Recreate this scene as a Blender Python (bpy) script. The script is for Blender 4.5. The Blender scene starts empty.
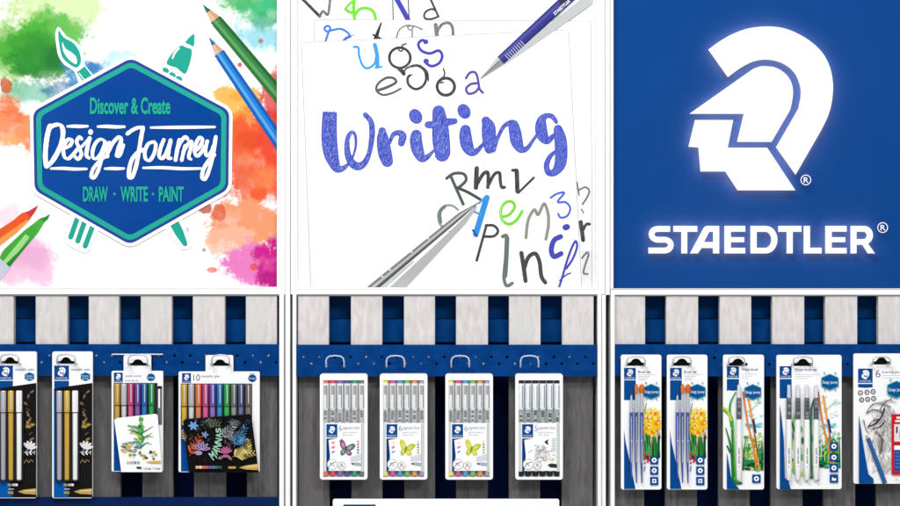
import bpy, math, random
from math import sin, cos, pi, radians
from mathutils import Vector
R = random.Random(7)
C = bpy.context.scene.collection
# ------------------------------------------------------------------ camera, world, lamps, exposure
S = 0.0016          # metres per photo pixel on the slat plane
D = 3.0             # camera distance
sc = bpy.context.scene
cam = bpy.data.objects.new('camera', bpy.data.cameras.new('camera')); C.objects.link(cam)
cam.location = (0, -D, 0); cam.rotation_euler = (pi/2, 0, 0)
cam.data.sensor_width = 36; cam.data.lens = 36*D/(900*S); cam.data.clip_end = 60; cam.data.clip_start = .05
sc.camera = cam
w = bpy.data.worlds.new('World'); sc.world = w; w.use_nodes = True
w.node_tree.nodes['Background'].inputs[0].default_value = (.97, .98, 1, 1)
w.node_tree.nodes['Background'].inputs[1].default_value = 0.50
def area(name, loc, size, power, col=(1, 1, 1), target=(0, 0, 0)):
    l = bpy.data.lights.new(name, 'AREA'); l.shape = 'RECTANGLE'; l.size, l.size_y = size; l.energy = power; l.color = col
    o = bpy.data.objects.new(name, l); C.objects.link(o); o.location = loc
    o.rotation_euler = (Vector(target)-Vector(loc)).to_track_quat('-Z', 'Y').to_euler()
    return o
area('ceiling_lamp', (-.7, -2.2, 2.0), (1.3, .5), 62, (1, .985, .96))
area('ceiling_lamp', (.9, -3.2, 1.6), (1.3, .5), 52, (.97, .985, 1))
sc.view_settings.view_transform = 'Standard'; sc.view_settings.look = 'None'
sc.view_settings.exposure = 0; sc.view_settings.gamma = 1

# ------------------------------------------------------------------ materials
def lin(c):
    c = c/255.0
    return c/12.92 if c <= .04045 else ((c+.055)/1.055)**2.4
GAIN = .80
def rgb(c):
    g = .9 if min(c) > 238 else GAIN      # white card and enamel against inks and paint
    return tuple(min(.9, lin(v)*g) for v in c)+(1,)
_m = {}
def mat(c, rough=.6, spec=.06, metal=0.0, coat=0.0):
    key = (c, rough, spec, metal, coat)
    if key in _m: return _m[key]
    m = bpy.data.materials.new('paint_%02x%02x%02x' % tuple(int(v) for v in c)); m.use_nodes = True
    nt = m.node_tree; b = nt.nodes['Principled BSDF']
    b.inputs['Roughness'].default_value = rough; b.inputs['Specular IOR Level'].default_value = spec
    b.inputs['Metallic'].default_value = metal; b.inputs['Coat Weight'].default_value = coat
    n = nt.nodes.new('ShaderNodeTexNoise'); n.inputs['Scale'].default_value = 260; n.inputs['Detail'].default_value = 3
    tc = nt.nodes.new('ShaderNodeTexCoord'); nt.links.new(tc.outputs['Object'], n.inputs['Vector'])
    mx = nt.nodes.new('ShaderNodeMixRGB'); a = rgb(c)
    mx.inputs[1].default_value = tuple(v*.96 for v in a[:3])+(1,); mx.inputs[2].default_value = tuple(min(.92, v*1.04) for v in a[:3])+(1,)
    nt.links.new(n.outputs['Fac'], mx.inputs[0]); nt.links.new(mx.outputs[0], b.inputs['Base Color'])
    _m[key] = m; return m
def noise_mat(name, c1, c2, c3=None, scale=(20, 20, 20), detail=6, lo=.35, hi=.65, rough=.7, spec=.1, bump=0, fine=None):
    m = bpy.data.materials.new(name); m.use_nodes = True; nt = m.node_tree; L = nt.links.new
    b = nt.nodes['Principled BSDF']; b.inputs['Roughness'].default_value = rough; b.inputs['Specular IOR Level'].default_value = spec
    tc = nt.nodes.new('ShaderNodeTexCoord'); mp = nt.nodes.new('ShaderNodeMapping'); mp.inputs['Scale'].default_value = scale
    oi = nt.nodes.new('ShaderNodeObjectInfo'); va = nt.nodes.new('ShaderNodeVectorMath'); va.operation = 'ADD'
    mu = nt.nodes.new('ShaderNodeMath'); mu.operation = 'MULTIPLY'; mu.inputs[1].default_value = 37
    L(oi.outputs['Random'], mu.inputs[0]); L(tc.outputs['Object'], va.inputs[0]); L(mu.outputs[0], va.inputs[1])
    L(va.outputs[0], mp.inputs['Vector'])
    n = nt.nodes.new('ShaderNodeTexNoise'); n.inputs['Scale'].default_value = 1; n.inputs['Detail'].default_value = detail
    n.inputs['Roughness'].default_value = .6
    L(mp.outputs[0], n.inputs['Vector'])
    cr = nt.nodes.new('ShaderNodeValToRGB'); L(n.outputs['Fac'], cr.inputs[0])
    e = cr.color_ramp.elements; e[0].position = lo; e[0].color = rgb(c1); e[1].position = hi; e[1].color = rgb(c2)
    out = cr.outputs[0]
    if c3:
        n2 = nt.nodes.new('ShaderNodeTexNoise'); n2.inputs['Scale'].default_value = .35; n2.inputs['Detail'].default_value = 3
        L(mp.outputs[0], n2.inputs['Vector'])
        r2 = nt.nodes.new('ShaderNodeValToRGB'); L(n2.outputs['Fac'], r2.inputs[0]); r2.color_ramp.elements[0].position = .45; r2.color_ramp.elements[1].position = .7
        mx = nt.nodes.new('ShaderNodeMixRGB'); L(r2.outputs[0], mx.inputs[0]); L(out, mx.inputs[1]); mx.inputs[2].default_value = rgb(c3); out = mx.outputs[0]
    L(out, b.inputs['Base Color'])
    if bump:
        bp = nt.nodes.new('ShaderNodeBump'); bp.inputs['Strength'].default_value = bump; bp.inputs['Distance'].default_value = .001
        L(n.outputs['Fac'], bp.inputs['Height']); L(bp.outputs[0], b.inputs['Normal'])
    return m
def glow_mat(name, c, s):
    m = bpy.data.materials.new(name); m.use_nodes = True; nt = m.node_tree
    b = nt.nodes['Principled BSDF']; b.inputs['Base Color'].default_value = (.8, .8, .8, 1)
    b.inputs['Emission Color'].default_value = tuple(c)+(1,); b.inputs['Emission Strength'].default_value = s
    return m
WHITE = (253, 253, 253); LIN = (244, 244, 246)
BLUE = (0, 76, 150); INK = (62, 64, 66)
M_white = mat(WHITE, .45, .3); M_card = mat((250, 250, 250), .5, .2); M_blue = mat(BLUE)
M_frame = noise_mat('white_enamel', (247, 247, 246), (254, 254, 254), scale=(40, 40, 12), lo=.3, hi=.6, rough=.35, spec=.4)
M_metal = mat((215, 217, 222), .35, .5, .4)
M_rail = noise_mat('blue_painted_steel', (0, 56, 122), (4, 68, 140), scale=(60, 60, 60), rough=.5, spec=.04)
M_navy = noise_mat('navy_board', (0, 18, 54), (0, 22, 62), scale=(30, 30, 30), rough=.8, spec=.05)
M_black = mat((8, 8, 12), .6, .1)
M_pale = noise_mat('pale_slat_board', (210, 204, 202), (240, 232, 232), (222, 222, 217), scale=(140, 140, 40), lo=.3, hi=.68, bump=.2)
M_grey = noise_mat('grey_slat_board', (88, 86, 86), (126, 123, 122), (106, 104, 106), scale=(170, 170, 26), lo=.32, hi=.7, bump=.35)  # lower slats a darker grey than the pale upper ones

# ------------------------------------------------------------------ things and parts
def W(px, py, d):
    k = (D-d)/D
    return ((px-450)*S*k, -d, (253-py)*S*k)
class Thing:
    def __init__(s, name, label, cat, px, py, d, group=None):
        o = bpy.data.objects.new(name, None); C.objects.link(o); o.empty_display_size = .02
        o.location = W(px, py, d); o['label'] = label; o['category'] = cat
        if group: o['group'] = group
        s.o = o; s.px = px; s.py = py; s.d = d; s.k = (D-d)/D
    def p(s, x, y, dd): return ((x-s.px)*S*s.k, -dd, (s.py-y)*S*s.k)
    def part(s, base=0.0): return Part(s, base)
def smooth(pts, n=6, closed=False):
    P = [tuple(p) for p in pts]; out = []
    N = len(P)
    rng = range(N) if closed else range(N-1)
    for i in rng:
        if closed: a, b, c, d = P[i-1], P[i], P[(i+1) % N], P[(i+2) % N]
        else: a, b, c, d = P[max(i-1, 0)], P[i], P[i+1], P[min(i+2, N-1)]
        for j in range(n):
            t = j/n
            out.append(tuple(.5*(2*b[q]+(c[q]-a[q])*t+(2*a[q]-5*b[q]+4*c[q]-d[q])*t*t+(3*b[q]-a[q]-3*c[q]+d[q])*t**3) for q in range(len(b))))
    if not closed: out.append(P[-1])
    return out
class Part:
    STEP = 1.2e-5
    def __init__(s, T, base):
        s.T = T; s.v = []; s.f = []; s.mi = []; s.ms = []; s.sm = []; s.base = base; s.n = 0; s.pr = []
    def m(s, mt):
        if isinstance(mt, tuple): mt = mat(mt)
        if mt not in s.ms: s.ms.append(mt)
        return s.ms.index(mt)
    def lv(s, d):
        if d is not None: return d
        s.n += 1; return s.base+s.n*s.STEP
    def flat(s, pts, mt, d=None):
        s.pr.append((len(s.v), len(s.f))); d = s.lv(d); a = sum(pts[i-1][0]*pts[i][1]-pts[i][0]*pts[i-1][1] for i in range(len(pts)))
        if a > 0: pts = pts[::-1]
        b = len(s.v); s.v += [s.T.p(x, y, d) for x, y in pts]
        s.f.append(tuple(range(b, b+len(pts)))); s.mi.append(s.m(mt)); s.sm.append(False)
    def quad(s, x0, y0, x1, y1, mt, d=None): s.flat([(x0, y0), (x1, y0), (x1, y1), (x0, y1)], mt, d)
    def prism(s, pts, d0, d1, mt, bev=0):
        a = sum(pts[i-1][0]*pts[i][1]-pts[i][0]*pts[i-1][1] for i in range(len(pts)))
        if a > 0: pts = pts[::-1]
        n = len(pts); b = len(s.v); k = s.m(mt)
        s.v += [s.T.p(x, y, d0) for x, y in pts]+[s.T.p(x, y, d1) for x, y in pts]
        F = [tuple(range(b+n, b+2*n)), tuple(range(b+n-1, b-1, -1))]
        for i in range(n): j = (i+1) % n; F.append((b+i, b+j, b+n+j, b+n+i))
        s.f += F; s.mi += [k]*len(F); s.sm += [False]*len(F)
    def box(s, x0, y0, x1, y1, d0, d1, mt, bev=0):
        if not bev: return s.prism([(x0, y0), (x1, y0), (x1, y1), (x0, y1)], d0, d1, mt)
        # bevelled front edges
        e = bev; ed = bev*S; k = s.m(mt); b = len(s.v)
        for (q, dd) in ((0, d0), (0, d1-ed), (e, d1)):
            s.v += [s.T.p(x, y, dd) for x, y in ((x0+q, y1-q), (x1-q, y1-q), (x1-q, y0+q), (x0+q, y0+q))]
        F = [(b+8, b+9, b+10, b+11), (b+3, b+2, b+1, b)]
        for r in (0, 4):
            for i in range(4): j = (i+1) % 4; F.append((b+r+i, b+r+j, b+r+4+j, b+r+4+i))
        s.f += F; s.mi += [k]*len(F); s.sm += [False]*len(F)
    def holed(s, outline, holes, d0, d1, mt, bev=0):
        cu = bpy.data.curves.new('tmp', 'CURVE'); cu.dimensions = '2D'; cu.fill_mode = 'BOTH'; cu.extrude = abs(d1-d0)/2
        for pl in [outline]+holes:
            sp = cu.splines.new('POLY'); sp.points.add(len(pl)-1); sp.use_cyclic_u = True
            for q, (x, y) in zip(sp.points, pl):
                l = s.T.p(x, y, 0); q.co = (l[0], l[2], 0, 1)
        s._take(cu, lambda v: (v.x, -((d0+d1)/2+v.z), v.y), mt)
    def _take(s, cu, f, mt):
        ob = bpy.data.objects.new('tmp', cu); me = bpy.data.meshes.new_from_object(ob)
        k = s.m(mt); b = len(s.v); s.v += [f(v.co) for v in me.vertices]
        for p in me.polygons: s.f.append(tuple(b+i for i in p.vertices)); s.mi.append(k); s.sm.append(False)
        bpy.data.objects.remove(ob); bpy.data.meshes.remove(me)
        try: bpy.data.curves.remove(cu)
        except Exception: pass
    def text(s, txt, x0, x1, yb, cap, mt, bold=0.0, ang=0, shear=0, d=None):
        cu = bpy.data.curves.new('tmp', 'FONT'); cu.body = txt; cu.size = 1; cu.resolution_u = 3; cu.offset = bold; cu.fill_mode = 'FRONT'
        cu.shear = shear
        ob = bpy.data.objects.new('tmp', cu); me = bpy.data.meshes.new_from_object(ob)
        if not me.vertices: return
        xs = [v.co.x for v in me.vertices]; a, b_ = min(xs), max(xs); sx = (x1-x0)/max(b_-a, 1e-6); sy = cap/.70
        d = s.lv(d); k = s.m(mt); b = len(s.v); ca, sa = cos(ang), sin(ang)
        for v in me.vertices:
            X = (v.co.x-a)*sx; Y = -v.co.y*sy
            s.v.append(s.T.p(x0+X*ca-Y*sa, yb+X*sa+Y*ca, d))
        for p in me.polygons:
            s.f.append(tuple(b+i for i in p.vertices)); s.mi.append(k); s.sm.append(False)
        bpy.data.objects.remove(ob); bpy.data.meshes.remove(me); bpy.data.curves.remove(cu)
    def ell(s, cx, cy, rx, ry, mt, n=24, ang=0, d=None, j=0):
        ca, sa = cos(ang), sin(ang); pts = []
        for i in range(n):
            t = 2*pi*i/n; q = 1+j*(R.random()-.5); X = rx*cos(t)*q; Y = ry*sin(t)*q
            pts.append((cx+X*ca-Y*sa, cy+X*sa+Y*ca))
        s.flat(pts, mt, d)
    def ring(s, cx, cy, rx, ry, wd, mt, d=None): s.stroke([(cx+rx*cos(2*pi*i/24), cy+ry*sin(2*pi*i/24)) for i in range(25)], wd, mt, sm=False, d=d)
    def stroke(s, pts, wd, mt, sm=True, cap=True, d=None, n=6):
        if len(pts[0]) == 2:
            if isinstance(wd, (int, float)): pts = [(x, y, wd) for x, y in pts]
            else: pts = [(p[0], p[1], wd[0]+(wd[1]-wd[0])*i/(len(pts)-1)) for i, p in enumerate(pts)]
        if sm and len(pts) > 2: pts = smooth(pts, n)
        s.pr.append((len(s.v), len(s.f))); d = s.lv(d); N = len(pts); k = s.m(mt); eps = s.STEP*.75/max(N, 2)
        def nrm(i):
            a = pts[max(i-1, 0)]; b = pts[min(i+1, N-1)]; dx, dy = b[0]-a[0], b[1]-a[1]; l = math.hypot(dx, dy) or 1
            return -dy/l, dx/l
        rows = []
        for i, (x, y, w_) in enumerate(pts):
            nx, ny = nrm(i); b = len(s.v); dd = d+eps*i
            s.v += [s.T.p(x-nx*w_/2, y-ny*w_/2, dd), s.T.p(x+nx*w_/2, y+ny*w_/2, dd)]; rows.append(b)
        for i in range(N-1):
            a, b = rows[i], rows[i+1]; s.f.append((a, a+1, b+1, b)); s.mi.append(k); s.sm.append(False)
        if cap:
            for i, sg in ((0, -1), (N-1, 1)):
                x, y, w_ = pts[i]; nx, ny = nrm(i); tx, ty = ny*sg, -nx*sg; b = len(s.v); dd = d+eps*i
                L = [(x+nx*w_/2*cos(t)+tx*w_/2*sin(t), y+ny*w_/2*cos(t)+ty*w_/2*sin(t)) for t in [pi*q/6 for q in range(7)]]
                if sg > 0: L = L[::-1]
                s.v += [s.T.p(u, v, dd) for u, v in L]; s.f.append(tuple(range(b, b+7))); s.mi.append(k); s.sm.append(False)
    def tube(s, path, mt, n=10, caps=True):
        """path: (px, py, dd, radius in px) """
        k = s.m(mt); P = [Vector(s.T.p(a, b, c)) for a, b, c, r in path]; rows = []
        for i, q in enumerate(P):
            t = (P[min(i+1, len(P)-1)]-P[max(i-1, 0)]).normalized()
            u = t.cross(Vector((0, 1, 0)))
            if u.length < .05: u = t.cross(Vector((1, 0, 0)))
            u.normalize(); v = t.cross(u).normalized(); r = path[i][3]*S*s.T.k; b = len(s.v)
            for j in range(n): a = 2*pi*j/n; s.v.append(tuple(q+u*r*cos(a)+v*r*sin(a)))
            rows.append(b)
        for i in range(len(P)-1):
            for j in range(n):
                s.f.append((rows[i]+j, rows[i]+(j+1) % n, rows[i+1]+(j+1) % n, rows[i+1]+j)); s.mi.append(k); s.sm.append(True)
        if caps:
            for r_, rv in ((rows[0], False), (rows[-1], True)):
                b = len(s.v); s.v += [s.v[r_+j] for j in range(n)]; o_ = [b+j for j in range(n)]
                s.f.append(tuple(o_[::-1] if rv else o_)); s.mi.append(k); s.sm.append(False)
    def build_letters(s, name, parent=None):
        """one mesh per letter: strokes whose boxes overlap belong together"""
        P = s.pr+[(len(s.v), len(s.f))]; bx = []
        for (a, _), (b, _) in zip(P, P[1:]):
            V = s.v[a:b]; bx.append((min(v[0] for v in V), max(v[0] for v in V), min(v[2] for v in V), max(v[2] for v in V)))
        n = len(bx); g = list(range(n)); e = .3*S
        for i in range(n):
            for j in range(i):
                A, B = bx[i], bx[j]
                if A[0]+e < B[1] and B[0]+e < A[1] and A[2]+e < B[3] and B[2]+e < A[3]:
                    gi, gj = g[i], g[j]; g = [gj if q == gi else q for q in g]
        out = []
        for c in sorted(set(g)):
            q = Part(s.T, 0); q.ms = s.ms
            for i in range(n):
                if g[i] != c: continue
                (a, fa), (b, fb) = P[i], P[i+1]; o_ = len(q.v)-a; q.v += s.v[a:b]
                for f in range(fa, fb): q.f.append(tuple(x+o_ for x in s.f[f])); q.mi.append(s.mi[f]); q.sm.append(s.sm[f])
            out.append(q.build(name, parent))
        return out
    def build(s, name, parent=None, label=None):
        me = bpy.data.meshes.new(name); me.from_pydata(s.v, [], s.f)
        for m_ in s.ms: me.materials.append(m_)
        me.polygons.foreach_set('material_index', s.mi); me.polygons.foreach_set('use_smooth', s.sm); me.update()
        o = bpy.data.objects.new(name, me); C.objects.link(o); o.parent = parent or s.T.o
        if label: o['label'] = label
        return o
def copy_tree(o, parent=None):
    c = o.copy(); C.objects.link(c); c.parent = parent
    for ch in list(o.children): copy_tree(ch, c)
    return c
def copy_thing(T, dx, label):
    c = copy_tree(T.o); c.location = (T.o.location.x+dx*S*T.k, T.o.location.y, T.o.location.z); c['label'] = label
    return c
def rrect(x0, y0, x1, y1, r, n=5):
    out = []
    for cx, cy, a in ((x1-r, y0+r, -pi/2), (x1-r, y1-r, 0), (x0+r, y1-r, pi/2), (x0+r, y0+r, pi)):
        for i in range(n+1): t = a+pi/2*i/n; out.append((cx+r*cos(t), cy+r*sin(t)))
    return out
def inset(poly, q, r=0):
    """offset a convex polygon inwards by q px and round its corners"""
    n = len(poly); a = sum(poly[i-1][0]*poly[i][1]-poly[i][0]*poly[i-1][1] for i in range(n)); sg = 1 if a > 0 else -1
    Ls = []
    for i in range(n):
        p, u = poly[i], poly[(i+1) % n]; dx, dy = u[0]-p[0], u[1]-p[1]; l = math.hypot(dx, dy)
        Ls.append((p[0]-dy/l*q*sg, p[1]+dx/l*q*sg, dx/l, dy/l))
    V = []
    for i in range(n):
        x1, y1, a1, b1 = Ls[i-1]; x2, y2, a2, b2 = Ls[i]; den = a1*b2-b1*a2; t = ((x2-x1)*b2-(y2-y1)*a2)/den
        V.append((x1+a1*t, y1+b1*t))
    if not r: return V
    out = []
    for i in range(n):
        p, c, u = V[i-1], V[i], V[(i+1) % n]
        def tow(o): l = math.hypot(o[0]-c[0], o[1]-c[1]); return (c[0]+(o[0]-c[0])/l*r, c[1]+(o[1]-c[1])/l*r)
        A, B = tow(p), tow(u)
        for j in range(7):
            t = j/6; out.append(((1-t)**2*A[0]+2*t*(1-t)*c[0]+t*t*B[0], (1-t)**2*A[1]+2*t*(1-t)*c[1]+t*t*B[1]))
    return out
# ------------------------------------------------------------------ emblem (photo pixels) and wordmark
CREST = smooth([(708.1,49.7),(719.1,41.7),(733.3,33.7),(749.3,28.3),(767.1,26.6),(783.1,28.3),(797.3,33.7),(811.6,42.6),(822.2,53.2),(829.3,66.6),(832.3,80.8),(832.4,93.2),(830.8,105),(828,115),(824,124),(818.3,134.6),(806.4,155.3),(795.2,174.7)], 4) + [(775.8,147.4)] + smooth([(798,109),(800.2,98),(800.4,90),(798.8,82.6),(794.7,73.7),(787.6,66.6),(777.8,61.6),(765.3,59.6),(752.9,61.6),(740.4,67.8),(727.6,77.2)], 4)
HELMET = [(689.3,113.8)] + smooth([(752.6,69.2),(759.1,66.7),(767.1,66.4),(776,68),(784.9,73.7),(790.6,81.7),(792.7,91.4),(791.6,102.1),(789.8,110)], 4) + [(771.3,141.9),(736.9,141.9),(743.6,113.8)]
FACE = [(694.8,120.1),(732.9,120.1),(727.4,147.8),(766.9,147.8),(795,190.3),(737.3,190.3),(725,171.5),(700.3,171.5),(698.2,147.4),(688.3,146.8)]
def tr(P, cx, cy, s_): return [(cx+(x-760)*s_, cy+(y-108)*s_) for x, y in P]
def mini_logo(pt, x0, y0, x1, y1, word=True):
    """small white emblem and wordmark on a blue square"""
    pt.quad(x0, y0, x1, y1, BLUE); w_ = x1-x0; h = y1-y0
    s_ = min(w_, h)*.62/164; cx = (x0+x1)/2; cy = y0+h*.42
    for P in (CREST[::2], HELMET[::2], FACE): pt.flat(tr(P, cx, cy, s_), WHITE)
    if word: pt.text('STAEDTLER', x0+w_*.1, x1-w_*.1, y1-h*.07, h*.12, (215, 225, 240), .01)
def hexbadge(pt, cx, cy, r):
    ry = r*.95
    P = [(cx, cy-ry), (cx+r, cy-ry*.55), (cx+r, cy+ry*.55), (cx, cy+ry), (cx-r, cy+ry*.55), (cx-r, cy-ry*.55)]
    pt.flat(P, (40, 150, 170)); pt.flat(inset(P, r*.1), (0, 88, 155))
    if r > 6:
        pt.text('Design', cx-r*.84, cx-.08*r, cy+r*.18, r*.34, WHITE, .0); pt.text('Journey', cx+.04*r, cx+r*.86, cy+r*.18, r*.34, WHITE, .0)
        for dx, dy in ((-.6, -1.0), (.6, -1.0), (-.55, .85), (.6, .85)):
            pt.stroke([(cx+dx*r, cy+dy*r), (cx+dx*r*1.12, cy+dy*r*1.12)], r*.14, (60, 180, 170), sm=False)
    else:
        pt.text('Design', cx-r*.7, cx+r*.7, cy+r*.02, r*.4, (190, 215, 235), .02); pt.text('Journey', cx-r*.7, cx+r*.7, cy+r*.5, r*.35, (190, 215, 235), .02)

# ================================================================== THE SETTING
wp = bpy.data.meshes.new('wall')
wp.from_pydata([(-4, .12, -2.2), (4, .12, -2.2), (4, .12, 2.5), (-4, .12, 2.5)], [], [(0, 1, 2, 3)])
wall = bpy.data.objects.new('wall', wp); C.objects.link(wall); wall['kind'] = 'structure'; wp.materials.append(M_black)

# ================================================================== DISPLAY UNITS
def hole_c(cx, cy, r): return [(cx+r*cos(2*pi*i/10), cy+r*sin(2*pi*i/10)) for i in range(10)]
def unit(label, x0, x1, slats, ups, yr0, yr1, hole0, hy, bottom_rail, posts):
    T = Thing('display_unit', label, 'display rack', (x0+x1)/2, 520, 0, 'display racks standing side by side')
    b = T.part(); b.box(x0, 292, x1, 520, -.075, -.065, M_navy); b.build('backboard')
    b = T.part(); b.box(max(x0, slats[0][0]), 320, min(x1, slats[-1][1]), 343.2, -.036, -.026, noise_mat('blue_rear_rail', (0, 56, 118), (0, 70, 138), scale=(30, 30, 30), rough=.5, spec=.04), .6); b.build('rear_rail')
    b = T.part(); b.box(max(x0, slats[0][0]), 297, min(x1, slats[-1][1]), 319.4, -.046, -.04, noise_mat('lightened_blue_gap_panel', (2, 66, 126), (6, 70, 134), scale=(30, 30, 30), rough=.7, spec=.03)); b.build('added_gap_panel')  # added panel, its blue lightened to offset the header's shade in the gaps
    for a, c in slats:
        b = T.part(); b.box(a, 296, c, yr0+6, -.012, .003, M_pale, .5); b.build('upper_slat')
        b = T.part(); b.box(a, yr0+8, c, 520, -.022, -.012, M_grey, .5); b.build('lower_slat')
    b = T.part(); b.box(x0, 294.7, x1, 296, -.06, .001, mat((225, 222, 222))); b.build('top_rail')
    holes = []
    x = hole0
    while x > x0+4: x -= 15.6
    while x < x1-4:
        if x > x0+3: holes.append(hole_c(x, hy, 1.45))
        if x0+3 < x+7.8 < x1-3: holes.append(hole_c(x+7.8, hy+6.7, 1.45))
        x += 15.6
    b = T.part(); b.holed([(x0, yr0), (x1, yr0), (x1, yr1), (x0, yr1)], holes, .006, .009, M_rail); b.build('perforated_rail')
    for hx_, hy_ in [(sum(a for a, _ in h)/10, sum(c for _, c in h)/10) for h in holes]:
        if any(a+1 < hx_ < c-1 for a, c in slats) and R.random() < .8:
            b = T.part(); b.tube([(hx_, hy_, .006, 1.2), (hx_, hy_, .0095, 1.2), (hx_, hy_, .0099, .8)], mat(R.choice([(120, 130, 150), (96, 112, 140), (150, 154, 164)]), .5, .2), 8); b.build('lit_slat_dot')  # pale plug added in the hole, standing in for the lit slat behind
    if bottom_rail:
        b = T.part(); b.box(x0, 497, x1, 520, .0, .008, noise_mat('dark_blue_steel', (0, 30, 82), (2, 36, 92), scale=(50, 50, 50), rough=.5), .6); b.build('bottom_rail')
    for a, c, dd in ups:
        b = T.part(); b.box(a, 294.5 if dd < .02 else 292, c, 520, -.07, dd, M_frame, .5); b.build('upright')
    for a, c in posts:
        b = T.part(); b.box(a, -20 if a < 400 else 294.8, c, 520, -.06, .0074, M_frame, .4); b.build('post')
    return T
s1 = [(-17, 12+.0), (36, 67.7), (89, 119.2), (141, 172), (193, 225), (246, 277)]
s1 = [(-17, 14), (36, 67.7), (89, 119.2), (141, 172), (193, 225), (246, 277)]
unit('display rack holding metallic pen packs, the only one with a dark blue bottom rail', -45, 280, s1, [(280, 284.6, .014)], 344, 375.5, 253.4, 355.4, True, [(285.6, 290.4)])
s2 = [(298, 329), (351, 382.3), (404, 435), (456, 488), (509, 540.5), (562, 593.5)]
unit('middle display rack with four white fineliner cases below small arched hooks', 293.2, 597, s2, [(293.2, 296.8, .014), (597, 600.6, .014)], 344.5, 376, 304, 356.7, False, [(601.2, 605.4)])
s3 = [(614.3, 645), (666, 698), (719.5, 751), (772, 804), (825, 857), (878, 909), (930, 962)]
unit('display rack with brush packs and a pencil pack, under the blue emblem panel', 610, 965, s3, [(610, 614, .014)], 344, 376, 713.8-31.2, 357.4, False, [])

# ================================================================== HEADER PANELS
def header_frame(T, x0, y0, x1, y1, ix0, iy1, ix1, lip=2.2):
    b = T.part()
    xl = max(ix0-lip, x0)
    if ix0 > -20: b.box(x0, y0, ix0-lip, y1, -.02, .004, M_frame, .5)
    b.box(ix1+lip, y0, x1, y1, -.02, .004, M_frame, .5)
    b.box(xl, iy1+lip, ix1+lip, y1, -.02, .004, M_frame, .5)
    b.box(xl, iy1, ix1+lip, iy1+lip, -.02, .0016, M_frame); b.box(ix1, y0, ix1+lip, iy1, -.02, .0016, M_frame)
    b.box(xl, iy1+.1, ix1+lip-.5, iy1+lip-.5, .0016, .003, M_frame, .2); b.box(ix1+.1, y0, ix1+lip-.5, iy1+.1, .0016, .003, M_frame, .2)
    if ix0 > -20: b.box(ix0-lip, y0, ix0, iy1, -.02, .0016, M_frame); b.box(ix0-lip+.5, y0, ix0-.1, iy1+.1, .0016, .003, M_frame, .2)
    return b.build('frame')

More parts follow.
